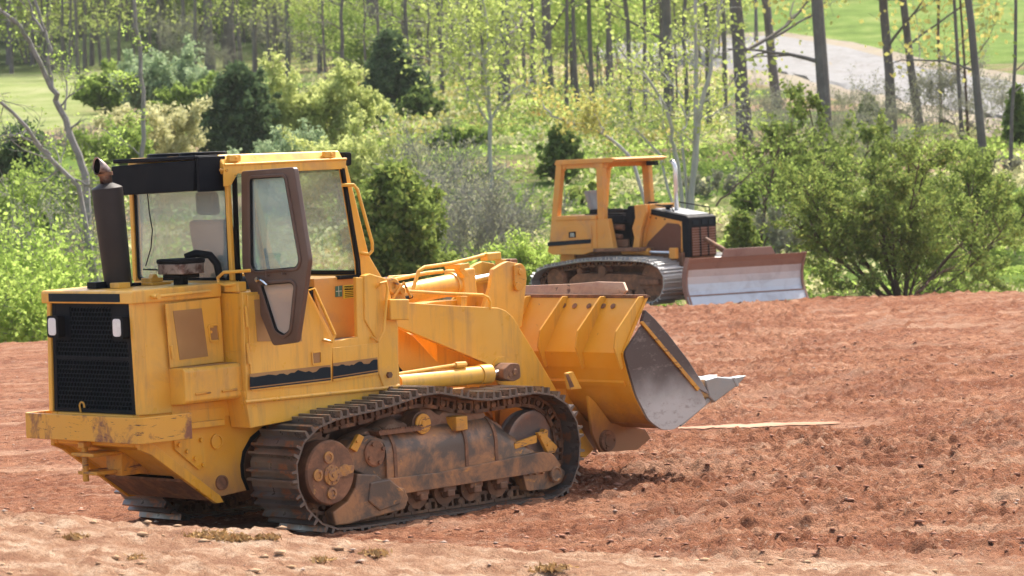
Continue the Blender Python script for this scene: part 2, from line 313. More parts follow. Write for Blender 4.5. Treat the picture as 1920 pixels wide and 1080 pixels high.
def dirtmat():
    m_, nt, b = newmat('red_clay')
    tc = nt.nodes.new('ShaderNodeTexCoord')
    c = ramp(nt, tex(nt, .55, 7, .62), [(.34, (.25, .090, .044)), (.5, (.34, .138, .070)), (.66, (.44, .215, .122))])
    c = mix(nt, ramp(nt, tex(nt, 8, 9, .80, dist=.6), [(.47, 0.), (.58, .85)]), c, (.135, .045, .023))
    c = mix(nt, ramp(nt, tex(nt, 7.3, 9, .78, stretch=(1.1, 1.3, 1), dist=.5), [(.55, 0.), (.64, .75)]), c, (.56, .34, .22))
    c = mix(nt, ramp(nt, tex(nt, 14, 4, .6), [(.62, 0.), (.72, .8)]), c, (.50, .34, .25))
    # dry pale crust in long streaks across the pad
    c = mix(nt, ramp(nt, tex(nt, 1.1, 5, .6, stretch=(.25, 1, 1)), [(.56, 0.), (.70, .6)]), c, (.46, .29, .20))
    def axis(vec):
        d = nt.nodes.new('ShaderNodeVectorMath'); d.operation = 'DOT_PRODUCT'; d.inputs[1].default_value = vec; nt.links.new(tc.outputs['Object'], d.inputs[0]); return d.outputs['Value']
    def graded(sc, ka, kb, det):
        cb = nt.nodes.new('ShaderNodeCombineXYZ'); a = nt.nodes.new('ShaderNodeMath'); a.operation = 'MULTIPLY'; a.inputs[1].default_value = ka; nt.links.new(axis((RH[0], RH[1], 0)), a.inputs[0]); nt.links.new(a.outputs[0], cb.inputs[0])
        b_ = nt.nodes.new('ShaderNodeMath'); b_.operation = 'MULTIPLY'; b_.inputs[1].default_value = kb; nt.links.new(axis((DH[0], DH[1], 0)), b_.inputs[0]); nt.links.new(b_.outputs[0], cb.inputs[1])
        n = nt.nodes.new('ShaderNodeTexNoise'); n.inputs['Scale'].default_value = sc; n.inputs['Detail'].default_value = det; n.inputs['Roughness'].default_value = .62; nt.links.new(cb.outputs[0], n.inputs[0]); return n.outputs['Fac']
    c = mix(nt, ramp(nt, graded(1.2, .16, 1., 6), [(.53, 0.), (.64, .65)]), c, (.54, .33, .215))
    c = mix(nt, ramp(nt, graded(1.7, .22, 1., 6), [(.55, 0.), (.66, .55)]), c, (.21, .075, .038))
    # pale tan soil of the near bank
    sep = nt.nodes.new('ShaderNodeVectorMath'); sep.operation = 'DOT_PRODUCT'; sep.inputs[1].default_value = (DH[0], DH[1], 0)
    nt.links.new(tc.outputs['Object'], sep.inputs[0]); s0 = float(CAM[0]*DH[0]+CAM[1]*DH[1])
    nz = tex(nt, 1.4, 6, .7); ad = nt.nodes.new('ShaderNodeMath'); ad.operation = 'MULTIPLY_ADD'; ad.inputs[1].default_value = 2.2
    tt = nt.nodes.new('ShaderNodeMath'); tt.operation = 'MULTIPLY_ADD'; tt.inputs[1].default_value = .33; nt.links.new(axis((RH[0], RH[1], 0)), tt.inputs[0]); nt.links.new(sep.outputs['Value'], tt.inputs[2]); t1 = nt.nodes.new('ShaderNodeMath'); t1.operation = 'SUBTRACT'; t1.inputs[1].default_value = .33*float(CAM[0]*RH[0]+CAM[1]*RH[1]); nt.links.new(tt.outputs[0], t1.inputs[0]); nt.links.new(nz, ad.inputs[0]); nt.links.new(t1.outputs[0], ad.inputs[2])
    mr = nt.nodes.new('ShaderNodeMapRange'); mr.inputs[1].default_value = s0+22.6+1.1; mr.inputs[2].default_value = s0+24.3+1.1
    mr.inputs[3].default_value = 1; mr.inputs[4].default_value = 0; nt.links.new(ad.outputs[0], mr.inputs[0])
    tan = ramp(nt, tex(nt, 3, 8, .7), [(.40, (.33, .165, .095)), (.5, (.46, .265, .16)), (.60, (.60, .42, .29))])
    tan = mix(nt, ramp(nt, tex(nt, 15, 8, .8), [(.50, 0.), (.60, .6)]), tan, (.24, .12, .07))
    c = mix(nt, mr.outputs[0], c, tan)
    nt.links.new(c, b.inputs['Base Color']); b.inputs['Roughness'].default_value = .95; b.inputs['Specular IOR Level'].default_value = .15
    h = nt.nodes.new('ShaderNodeMath'); h.operation = 'ADD'; nt.links.new(tex(nt, 16, 8, .75), h.inputs[0]); nt.links.new(tex(nt, 60, 4, .6), h.inputs[1])
    bump(nt, b, h.outputs[0], 1., .05); return m_
M['dirt'] = dirtmat()
S = np.concatenate([np.arange(-60, 10, 5.), np.arange(10, 18, .25), np.arange(18, 24, .06), np.arange(24, 34, .036), np.arange(34, 46, .09), np.arange(46, 64.5, .16)])
T = np.concatenate([np.arange(-150, -14, 8.), np.arange(-14, -5.2, .11), np.arange(-5.2, 5.2, .029), np.arange(5.2, 14, .11), np.arange(14, 151, 8.)])
def padfull(s, t):
    e = edge_s(t); z = pad_h(s, t); fine = np.abs(t) < 14
    z = np.where(fine, z, pad_h(s, t, False))
    z = z+.05*vnoise(t*.8, s*.3)*(s > e-3)
    return z-np.clip(s-e, 0, 9)*.62
grid('ground', S, T, padfull, M['dirt'])
def hillmat():
    m_, nt, b = newmat('woodland_floor')
    g = ramp(nt, tex(nt, .35, 7, .65), [(.3, (.06, .11, .02)), (.55, (.16, .26, .045)), (.72, (.30, .40, .08))])
    l = ramp(nt, tex(nt, 1.1, 8, .7), [(.3, (.16, .10, .06)), (.5, (.36, .25, .16)), (.7, (.50, .38, .26))])
    f = ramp(nt, tex(nt, .11, 7, .66, stretch=(1, 1, 3)), [(.44, 0.), (.58, 1.)])
    c = mix(nt, f, g, l)
    # the mown meadow on the left and the grassy bank on the right
    tc = nt.nodes.new('ShaderNodeTexCoord')
    def lin(vec, k):
        d = nt.nodes.new('ShaderNodeVectorMath'); d.operation = 'DOT_PRODUCT'; d.inputs[1].default_value = vec
        nt.links.new(tc.outputs['Object'], d.inputs[0]); a = nt.nodes.new('ShaderNodeMath'); a.operation = 'ADD'; a.inputs[1].default_value = k
        nt.links.new(d.outputs['Value'], a.inputs[0]); return a.outputs[0]
    cs = -float(CAM[0]*DH[0]+CAM[1]*DH[1]); ct = -float(CAM[0]*RH[0]+CAM[1]*RH[1])
    s_ = lin((DH[0], DH[1], 0), cs); t_ = lin((RH[0], RH[1], 0), ct)
    nz = tex(nt, .08, 5, .6)
    def band(v, a, b_, sc):
        x = nt.nodes.new('ShaderNodeMath'); x.operation = 'MULTIPLY_ADD'; x.inputs[1].default_value = sc; nt.links.new(nz, x.inputs[0]); nt.links.new(v, x.inputs[2])
        r_ = nt.nodes.new('ShaderNodeMapRange'); r_.interpolation_type = 'SMOOTHSTEP'; r_.inputs[1].default_value = a; r_.inputs[2].default_value = b_; nt.links.new(x.outputs[0], r_.inputs[0]); return r_.outputs[0]
    def mul(a, b_):
        x = nt.nodes.new('ShaderNodeMath'); x.operation = 'MULTIPLY'; nt.links.new(a, x.inputs[0]); nt.links.new(b_, x.inputs[1]); return x.outputs[0]
    meadow = ramp(nt, tex(nt, .25, 6, .6, stretch=(1, 1, 2)), [(.3, (.18, .25, .06)), (.5, (.32, .38, .13)), (.68, (.46, .46, .24))])
    c = mix(nt, mul(mul(band(t_, -10, -14, 8), band(s_, 78, 88, 8)), band(s_, 205, 190, 8)), c, meadow)
    bank = ramp(nt, tex(nt, .3, 6, .6), [(.3, (.10, .17, .03)), (.5, (.17, .27, .05)), (.7, (.28, .34, .10))])
    c = mix(nt, mul(band(t_, 17, 20, 6), band(s_, 150, 156, 10)), c, bank)
    c = mix(nt, mul(band(t_, 20, 14, 4), band(s_, 188, 200, 8)), c, (.055, .085, .022))
    nt.links.new(c, b.inputs['Base Color']); b.inputs['Roughness'].default_value = .95; b.inputs['Specular IOR Level'].default_value = .1
    bump(nt, b, tex(nt, 2.5, 8, .75), 1., .35); return m_
M['hill'] = hillmat()
S = np.concatenate([np.arange(50, 62, 2.), np.arange(62, 120, .7), np.arange(120, 260, 2.), np.arange(260, 331, 10.)])
T = np.concatenate([np.arange(-160, -45, 11.5), np.arange(-45, 45, .8), np.arange(45, 161, 11.5)])
grid('hillside', S, T, hill_h, M['hill'])
# the pale gravel road sweeping down across the hill on the right
RM = surf('pale_gravel', (.22, .22, .222), .95, faded=(.27, .268, .27), dirt=(.14, .125, .11), dirt_at=(.5, .75), dscale=.8, bmp=.5, bscale=9, spec=.1)
SH = surf('gravel_shoulder', (.26, .23, .19), .95, faded=(.22, .18, .13), dirt=(.28, .26, .16), dirt_at=(.5, .7), dscale=.7, bmp=.5, bscale=6, spec=.1)
def draped(name, top, bot, mat, lift):
    # a strip laid on the hill between two edges, each a chain of (u, v) sightings of the road's edge
    def chain(ps):
        out = []
        for (a, b), (c_, d) in zip(ps[:-1], ps[1:]):
            for k in range(12): out.append(at(a+(c_-a)*k/12, b+(d-b)*k/12))
        out.append(at(*ps[-1])); return out
    A, B_ = chain(top), chain(bot); v = []; f = []; n = 14
    for a, b_ in zip(A, B_):
        for j in range(n):
            q = a.lerp(b_, j/(n-2)) if j < n-1 else b_-Vector((DH[0], DH[1], 0))*4.5; s, t = xy2st(q.x, q.y); v.append((q.x, q.y, float(hill_h(s, t))+(lift if j < n-1 else -.12)))
    for i in range(len(A)-1):
        for j in range(n-1): f.append((i*n+j, i*n+j+1, (i+1)*n+j+1, (i+1)*n+j))
    mb = MB(); mb.add(v, f); return tag(mb.build(name, mat, smooth=True), kind='structure')
draped('road_shoulder', [(1120, 88), (1450, 62), (1600, 84), (1740, 118), (1930, 150), (2060, 170)], [(1120, 112), (1450, 160), (1600, 190), (1740, 225), (1930, 252), (2060, 290)], SH, .14)
draped('road', [(1120, 90), (1460, 74), (1590, 98), (1740, 140), (1930, 170), (2060, 196)], [(1120, 108), (1450, 140), (1600, 172), (1740, 205), (1930, 240), (2060, 270)], RM, .24)

# the hazy spring air between the camera and the wood
hz = MB(); c8 = [(st2xy(s, t)) for s, t in ((-70, -175), (-70, 175), (345, 175), (345, -175))]; hz.v = [(x, y, z) for z in (-8, 62) for x, y in c8]; hz.f = [(0, 1, 2, 3), (7, 6, 5, 4), (0, 4, 5, 1), (1, 5, 6, 2), (2, 6, 7, 3), (3, 7, 4, 0)]
hm = bpy.data.materials.new('haze_air'); hm.use_nodes = True; nt = hm.node_tree; nt.nodes.remove(nt.nodes['Principled BSDF']); pv = nt.nodes.new('ShaderNodeVolumePrincipled'); pv.inputs['Color'].default_value = (.95, .96, 1, 1); pv.inputs['Density'].default_value = .00016; pv.inputs['Anisotropy'].default_value = .2
nt.links.new(pv.outputs[0], nt.nodes['Material Output'].inputs['Volume']); ho = hz.build('haze', hm); tag(ho, kind='stuff')

# a strip of pale dried silt on the pad
v = []; f = []; n = 90
for i in range(n+1):
    q = i/n; t = 1.75+1.75*q; w_ = .26*math.sin(math.pi*min(1, q*.96+.03))**.6*(.75+.5*vnoise(q*9, 3.1))
    for j in range(7):
        s = 35.0-.10*t+w_*(j/6-.5)*2+.10*float(vnoise(q*7, 1.7)); x, y = st2xy(s, t); v.append((x, y, float(pad_h(s, t))+.010+.012*math.sin(math.pi*j/6)))
for i in range(n):
    for j in range(6): f.append((i*7+j, i*7+j+1, (i+1)*7+j+1, (i+1)*7+j))
mb = MB(); mb.add(v, f); tag(mb.build('silt_strip', surf('dried_silt', (.47, .29, .20), .95, faded=(.38, .20, .12), bmp=.5, spec=.1), smooth=True), kind='structure')
# ================================================================= crawler tracks
def resample(P, n):
    P = np.array(P+[P[0]], float)
    # Chaikin smoothing, then equal chords
    Q = P[:-1]
    for _ in range(2):
        nx = np.roll(Q, -1, 0); Q = np.stack([Q*.75+nx*.25, Q*.25+nx*.75], 1).reshape(-1, 2)
    Q = np.vstack([Q, Q[:1]]); L = np.concatenate([[0], np.cumsum(np.linalg.norm(np.diff(Q, axis=0), axis=1))])
    t = np.linspace(0, L[-1], n+1)[:-1]
    return np.stack([np.interp(t, L, Q[:, 0]), np.interp(t, L, Q[:, 1])], 1), L[-1]/n
def crawler(parent, path, yc, hw, n, chw, mats, label=None, gh=.062, sag=None):
    pts, pitch = resample(path, n)
    # path runs clockwise seen from -y: chain lies inside of the shoe plates
    ch = MB(); cen = np.array([np.mean(pts[:, 0]), np.mean(pts[:, 1])])
    fr = []
    for i in range(n):
        a, b = pts[i], pts[(i+1) % n]; m_ = (a+b)/2; t = (b-a)/np.linalg.norm(b-a); o = np.array([t[1], -t[0]])
        fr.append((m_, t, o))
    ar = sum(pts[i][0]*pts[(i+1) % n][1]-pts[(i+1) % n][0]*pts[i][1] for i in range(n))
    sg = 1 if ar > 0 else -1
    for m_, t, o in fr:
        o = o*sg; L = pitch
        def P(a, y, h): q = m_+t*a-o*h; return (q[0], y, q[1])
        def bar(a0, a1, y0, y1, h0, h1):
            v = [P(a, y, h) for h in (h0, h1) for y in (y0, y1) for a in (a0, a1)]
            ch.add(v, [(0, 2, 3, 1), (4, 5, 7, 6), (0, 1, 5, 4), (2, 6, 7, 3), (0, 4, 6, 2), (1, 3, 7, 5)])
        for s in (-1, 1):
            y0 = yc+s*chw; y1 = yc+s*(chw-.035); y0, y1 = min(y0, y1), max(y0, y1)
            bar(-L*.5, L*.46, y0, y1, .012, .035); bar(-L*.44, L*.40, y0+.004, y1-.004, .095, .125)
            bar(-L*.5, -L*.26, y0, y1, .035, .10); bar(L*.30, L*.48, y0, y1, .035, .10); bar(-.012, .012, y0+.003, y1-.003, .035, .095)
            ch.cyl(P(-L*.38, yc+s*(chw-.02), .07), P(-L*.38, yc+s*(chw+.016), .07), .028, n=10)
        ch.cyl(P(-L*.38, yc-chw, .07), P(-L*.38, yc+chw, .07), .025, n=8)
    c = ch.build('track_chain', mats[1], parent)
    if label: c['label'] = label
    L = pitch
    sh = MB(); sh.box(-L*.515, L*.515, -hw, hw, -.007, .009)
    for gx in (-L*.19, L*.19):
        sh.prism([(gx-.016, .007), (gx+.016, .007), (gx+.010, gh), (gx-.010, gh)], 'y', -hw, hw)
    for bx in (-.035, .035):
        for by in (-.09, .09): sh.cyl((bx, by, .007), (bx, by, .026), .016, n=6)
    first = None
    for m_, t, o in fr:
        o = o*sg
        if first is None: ob = sh.build('track_shoe', mats[0], c); first = ob
        else: ob = first.copy(); COL.objects.link(ob); ob.parent = c
        X = Vector((t[0], 0, t[1])); Z = Vector((o[0], 0, o[1])); Y = Z.cross(X)
        mm = Matrix.Identity(4)
        for i in range(3): mm[i][0] = X[i]; mm[i][1] = Y[i]; mm[i][2] = Z[i]
        mm.translation = Vector((m_[0], yc, m_[1])); ob.matrix_local = mm
    return c
# ================================================================= track loader
LD = empty('track_loader', (0, 0, 0), 0, 'large faded yellow track loader with enclosed cab, black rear grille and a raised-back steel bucket', 'track loader')
LPATH = [(-.41, .57), (-.375, .72), (-.27, .845), (-.13, .915), (.11, .965), (.46, .985), (.80, 1.03), (1.05, 1.08), (1.27, 1.08), (1.45, 1.035), (1.66, .985), (1.85, .965), (2.05, .972), (2.26, .98), (2.48, .985), (2.68, .93), (2.83, .83), (2.925, .67), (2.95, .5), (2.925, .32), (2.86, .17), (2.75, .075), (2.6, .045), (1.9, .04), (1.2, .04), (.5, .04), (.08, .04), (-.06, .07), (-.2, .145), (-.32, .27), (-.39, .42)]
for sd in (1, -1):
    crawler(LD, LPATH, .925*sd, .285, 39, .095, (M['shoe'], M['chain']), 'clay caked crawler track' if sd < 0 else None)
def undercarriage(sd):
    Y = lambda a: a*sd
    # final drive at the rear
    d = MB(); d.lathe((0, Y(.60), .52), (0, sd, 0), [(0, .24), (.33, .24), (.40, .262), (.56, .268), (.575, .255), (.58, .0001)], 40)
    fd = d.build('final_drive', M['rusty'], LD, smooth=True)
    h = MB(); yy = Y(1.178)
    h.lathe((0, yy, .50), (0, sd, 0), [(0, .085), (.016, .085), (.018, .055), (.03, .05), (.032, .02), (.04, .018), (.041, .0001)], 24)
    for k in range(8):
        a = k*math.pi/4; h.cyl((math.cos(a)*.068, yy, .50+math.sin(a)*.068), (math.cos(a)*.068, yy+sd*.024, .50+math.sin(a)*.068), .009, n=8)
    for a in (100, 175, 268, 10):
        x, z = math.cos(R(a))*.15, math.sin(R(a))*.15+.50
        h.lathe((x, yy, z), (0, sd, 0), [(0, .05), (.014, .05), (.016, .03), (.006, .028), (.006, .0001)], 18)
    h.prism(rpoly([(.06, .47), (.24, .50), (.25, .56), (.08, .56)], .02), 'y', yy, yy+sd*.014)
    h.build('hub_bosses', M['hub'], fd, smooth=True)
    s = MB(); out = []; 
    for k in range(25):
        a = 2*math.pi*k/25
        for da, r_ in ((-.07, .30), (-.035, .345), (.035, .345), (.07, .30)): out.append((math.cos(a+da)*r_, .52+math.sin(a+da)*r_))
    s.prism(out, 'y', Y(.89), Y(.96)); s.build('sprocket', M['chain'], LD)
    # idler
    i = MB(); i.lathe((2.57, Y(.83), .47), (0, sd, 0), [(0, .28), (.02, .335), (.045, .34), (.05, .315), (.13, .315), (.135, .34), (.16, .335), (.165, .30), (.15, .27), (.14, .12), (.16, .10), (.17, .0001)], 48)
    i.build('idler', M['idler'], LD, smooth=True)
    # track frame: spring housing, beam and guards
    t = MB(); HP = [(Y(1.10), .38), (Y(1.10), .60), (Y(1.085), .67), (Y(1.05), .735), (Y(1.0), .785), (Y(.93), .815), (Y(.80), .81), (Y(.76), .38)]; HQ = [(Y(1.07), .38), (Y(1.07), .42), (Y(1.065), .44), (Y(1.04), .46), (Y(1.0), .475), (Y(.93), .485), (Y(.82), .48), (Y(.78), .38)]
    t.prism(HP, 'x', .70, 2.0); t.prism(HP, 'x', 2.0, 2.52, HQ)
    t.box(.55, 2.3, Y(.80), Y(1.06), .26, .52); t.box(.2, 2.4, Y(.74), Y(.82), .25, .55)
    t.build('track_frame', M['frame'], LD, smooth=True)
    b = MB(); b.prism(rpoly([(.42, .25), (2.62, .27), (2.78, .30), (2.68, .42), (2.55, .45), (1.25, .39), (.60, .40)], .03), 'y', Y(1.03), Y(1.13))
    b.build('side_guard', M['frame'], LD, bevel=.01)
    g = MB(); g.prism([(0.041,0.183),(0.211,0.258),(0.301,0.359),(0.331,0.476),(0.553,0.445),(0.652,0.368),(0.864,0.302),(0.908,0.207),(0.854,0.122),(0.201,0.068),(0.07,0.074)], 'y', Y(1.02), Y(1.135)); g.prism([(0.465,0.388),(0.684,0.397),(0.844,0.282),(0.795,0.175),(0.56,0.141),(0.432,0.235)], 'y', Y(1.10), Y(1.15))
    g.prism([(0.234,0.652),(0.353,0.747),(0.536,0.78),(0.806,0.688),(0.876,0.51),(0.709,0.382),(0.516,0.424),(0.34,0.508)], 'y', Y(.90), Y(1.07)); g.build('final_drive_guard', M['frame'], LD, bevel=.012)
    e = MB(); e.lathe((.585, Y(1.065), .62), (0, sd, 0), [(0, .115), (.02, .115), (.03, .1), (.03, .0001)], 20)
    for k in range(4):
        a = k*math.pi/2+.4; e.cyl((.585+math.cos(a)*.085, Y(1.09), .62+math.sin(a)*.085), (.585+math.cos(a)*.085, Y(1.115), .62+math.sin(a)*.085), .018, n=8)
    e.build('bolted_cover', M['rusty'], LD)
    k_ = MB(); k_.prism([(.30, .69), (.40, .80), (.46, .77), (.37, .65)], 'y', Y(1.06), Y(1.10)); k_.cyl((.37, Y(1.09), .74), (.37, Y(1.115), .74), .014, n=8); k_.build('stop_block', M['yellow_worn'], LD, bevel=.005)
    p = MB(); p.prism([(.62, .80), (1.12, .795), (1.12, .765), (.64, .765)], 'y', Y(.86), Y(1.10))
    for q in range(17): p.prism([(.63+.03*q, .80), (.645+.03*q, .815), (.66+.03*q, .80)], 'y', Y(1.085), Y(1.10))
    p.build('step_tread', M['rusty'], LD)
    # collars around the housing
    c = MB()
    for x in (.78, 1.62, 1.98): c = MB(); c.prism([(a*1.0+s_*.008*(1 if abs(a) > .9 else 0), b_+(.008 if b_ > .5 else 0)) for (a, b_), s_ in zip(HP, [sd]*8)], 'x', x, x+.035); c.build('housing_collar', M['rusty'], LD)
    c = MB(); c.box(1.52, 1.66, Y(.96), Y(1.11), .72, .845); c.build('housing_lug', M['yellow_worn'], LD, bevel=.01)
    # heaped clay on top of the frame
    cl = MB(); rg = random.Random(3+sd); nx, ny = 34, 9; v = []; f = []
    for a in range(nx):
        for q in range(ny):
            x = .45+1.75*a/(nx-1); y = .70+.36*q/(ny-1)
            en = math.sin(math.pi*a/(nx-1))**.4*math.sin(math.pi*min(.97, q/(ny-1)+.03))**.5
            z = .70+(.15+.03*math.sin(a*.9)+.045*rg.random()+(.07 if 1.2 < x < 2.0 else 0))*en*(1-.35*max(0, (x-1.9)/.3))-(.10 if q > 6 else 0)
            v.append((x, Y(y), z))
    for a in range(nx-1):
        for q in range(ny-1): f.append((a*ny+q, a*ny+q+1, (a+1)*ny+q+1, (a+1)*ny+q))
    cl.add(v, f); cl.build('caked_clay', M['clay'], LD, smooth=True)
    # front shoe bracket and idler link
    fb = MB(); fb.prism(rpoly([(2.30, .33), (2.74, .33), (2.86, .24), (2.80, .15), (2.62, .11), (2.36, .12)], .03), 'y', Y(.98), Y(1.10))
    fb.lathe((2.70, Y(1.09), .235), (0, sd, 0), [(0, .07), (.05, .07), (.055, .055), (.045, .05), (.045, .0001)], 20)
    for x in (2.38, 2.46, 2.55): fb.cyl((x, Y(1.10), .27), (x, Y(1.13), .27), .018, n=8)
    fb.build('idler_bracket', M['frame'], LD, bevel=.008)
    il = MB(); il.prism(rpoly([(2.24, .50), (2.52, .53), (2.52, .60), (2.24, .555)], .015), 'y', Y(1.06), Y(1.09)); il.prism(rpoly([(2.53, .62), (2.60, .62), (2.78, .47), (2.74, .42), (2.66, .42)], .02), 'y', Y(1.05), Y(1.09))
    il.prism([(2.60, .56), (2.66, .64), (2.70, .62), (2.68, .54)], 'y', Y(1.0), Y(1.06))
    for x, z in ((2.57, .585), (2.65, .50), (2.73, .455)): il.cyl((x, Y(1.08), z), (x, Y(1.10), z), .013, n=8)
    il.build('idler_link', M['yellow_worn'], LD, bevel=.004)
    # carrier roller
    cr = MB(); cr.lathe((1.17, Y(.70), .815), (0, sd, 0), [(0, .07), (.18, .07), (.185, .105), (.34, .105), (.345, .09), (.36, .09)], 28); w_ = cr.build('carrier_roller', M['rusty'], LD, smooth=True)
    cc = MB(); cc.lathe((1.17, Y(1.06), .815), (0, sd, 0), [(0, .088), (.012, .086), (.014, .06), (.02, .055), (.018, .03), (.024, .028), (.025, .0001)], 28); cc.build('roller_cap', M['yellow_worn'], w_, smooth=True)
    for x in (.42, .76, 1.10, 1.42, 1.74, 2.06):
        ro = MB(); ro.lathe((x, Y(.80), .215), (0, sd, 0), [(0, .10), (.03, .10), (.035, .12), (.06, .12), (.065, .095), (.2, .095), (.205, .12), (.235, .12), (.24, .06), (.26, .055), (.262, .0001)], 24)
        q = ro.build('track_roller', M['rusty'], LD, smooth=True)
        sp = MB(); sp.box(x-.075, x+.075, Y(1.00), Y(1.11), .215, .28); sp.box(x-.045, x+.045, Y(1.02), Y(1.125), .17, .235); sp.build('roller_saddle', M['rusty'], q, bevel=.012)
undercarriage(-1)
undercarriage(1)
# ---------------------------------------------------------------- hull
h = MB()
h.prism([(-1.49, 1.10), (-1.50, .84), (-1.36, .80), (-.73, .36), (-.55, .38), (-.55, 1.10)], 'y', -.50, .50)
hull = h.build('hull', M['hullpaint'], LD, bevel=.012)
h = MB(); h.prism([(-.56, .38), (2.15, .36), (2.35, .62), (2.35, .80), (1.35, .98), (.3, 1.0), (-.56, 1.05)], 'y', -.50, .50); h.build('hull_belly', M['rusty'], hull)
for s in (-1, 1):
    h = MB(); h.prism([(-1.49, 1.10), (-1.50, .84), (-1.36, .80), (-.73, .36), (-.40, .385), (-.455, .50), (-.46, .60), (-.43, .71), (-.34, .82), (-.2, .895), (-.02, .935), (.25, .97), (1.0, 1.02), (1.0, 1.10)], 'y', s*.505, s*.58)
    h.build('hull_side', M['hullpaint'], hull, bevel=.008)
    h = MB(); h.prism([(-.40, .385), (-.455, .50), (-.46, .60), (-.43, .71), (-.34, .82), (-.2, .895), (-.02, .935), (.0, .90), (-.18, .86), (-.31, .79), (-.395, .69), (-.42, .60), (-.415, .50), (-.365, .385)], 'y', s*.52, s*.572)
    h.build('arch_gap_shade', M['rubber'], hull)  # black strip puts the shade of the hull-to-track gap into colour
x_ = MB()
for s in (-1, 1):
    x_ = MB(); x_.prism([(-1.505, .88), (-1.505, .82), (-1.40, .775), (-.745, .315), (-.66, .315), (-.70, .375), (-1.33, .835), (-1.42, .88)], 'y', s*.592, s*.545)
    x_.build('hull_flange', M['yellow_deep'], hull, bevel=.006)
g = MB(); g.prism([(-.985, .530), (-.74, .362), (-.755, .335), (-1.0, .51)], 'y', -.52, .54)
g.build('belly_plate', M['rusty'], hull)
g = MB()
g.prism([(-1.012, .556), (-.985, .537), (-.99, .53), (-1.018, .549)], 'y', -.36, .50); g.build('belly_slot', M['dark'], hull)
for y in (.10, .24, .40):
    g = MB(); g.prism([(-.975, .512), (-.90, .460), (-.906, .452), (-.981, .504)], 'y', y-.05, y+.05); g.build('belly_slot', M['dark'], hull)
g = MB(); g.prism([(-1.17, .99), (-1.02, .92), (-.86, .90), (-.84, .63), (-.92, .61), (-1.16, .80)], 'y', -.582, -.60)
for x, z in ((-1.12, .83), (-1.04, .77), (-.96, .705), (-.88, .645), (-.89, .85), (-1.10, .93)): g.cyl((x, -.60, z), (x, -.625, z), .020, n=6)
g.build('bolted_plate', M['yellow_deep'], hull)
for x, z in ((-.71, .82), (-.675, .478)):
    g = MB(); g.lathe((x, -.578, z), (0, -1, 0), [(0, .062), (.022, .062), (.024, .048), (.010, .046), (.010, .0001)], 24); g.build('round_plug', M['yellow_deep'] if z > .6 else M['rusty'], hull, smooth=True)
g = MB(); g.box(-1.0, -.62, -.585, -.60, .945, 1.10); g.box(-1.15, -.66, -.583, -.64, .95, 1.00); g.build('side_sill', M['yellow'], hull, bevel=.005)
# towing hitch under the bumper
g = MB(); g.box(-1.62, -1.25, -.12, .17, .755, .785); g.box(-1.56, -1.15, -.08, .17, .60, .63); g.cyl((-1.54, .09, .545), (-1.54, .09, .83), .026, n=12); g.box(-1.58, -1.50, .05, .13, .82, .87)
g.box(-1.35, -1.02, -.14, .06, .58, .76); g.build('towing_hitch', M['yellow_worn'], LD, bevel=.006)
# bumper: bent plate wrapping the rear corners
bo = [(-1.10, -.755), (-1.60, -.755), (-1.635, -.72), (-1.635, .745), (-1.60, .775), (-1.10, .775)]
bi = [(-1.10, -.725), (-1.585, -.725), (-1.60, -.70), (-1.60, .725), (-1.585, .745), (-1.10, .745)]
g = MB(); g.prism(bo+bi[::-1], 'z', .885, 1.095); g.box(-1.60, -1.47, -.70, .70, .90, 1.07)
bump_o = g.build('bumper', M['bumperpaint'], LD, bevel=.006); bump_o['label'] = 'scuffed yellow bumper with rusty scraped corner'
# ---------------------------------------------------------------- engine enclosure
def ringz(z, w, xr, c): return [(-.58, -w), (xr+c, -w), (xr, -w+c), (xr, w-c), (xr+c, w), (-.58, w)]
h = MB(); h.prism(ringz(0, .592, -1.462, .03), 'z', 1.10, 2.00, ringz(0, .560, -1.462, .03)); enc = h.build('engine_enclosure', M['yellow'], LD)
# rear frame columns either side of the grille
h = MB()
for s in (-1, 1):
    a = [(-1.505, s*.595), (-1.505, s*.545), (-1.46, s*.545), (-1.40, s*.597)]; b_ = [(-1.505, s*.562), (-1.505, s*.515), (-1.46, s*.515), (-1.40, s*.566)]
    if s < 0: a, b_ = a[::-1], b_[::-1]
    h = MB(); h.prism(a, 'z', 1.10, 2.0, b_); h.build('grille_column', M['yellow'], enc, bevel=.008)
h = MB(); h.prism([(-.60, 2.00), (-1.53, 1.995), (-1.53, 2.085), (-1.515, 2.10), (-.60, 2.115)], 'y', -.60, .60); hood = h.build('hood_cap', M['yellow'], LD, bevel=.014)
h = MB(); h.box(-1.535, -1.528, -.44, .49, 2.01, 2.076); h.build('black_stripe', M['slate'], hood)
h = MB(); h.tube([(-1.34, -.60, 2.05), (-1.34, -.645, 2.045), (-1.30, -.65, 2.045), (-.80, -.65, 2.055), (-.76, -.645, 2.055), (-.76, -.60, 2.055)], .013); h.cyl((-1.31, -.60, 2.045), (-1.31, -.665, 2.045), .022); h.build('hood_handle', M['yellow'], hood, smooth=True)
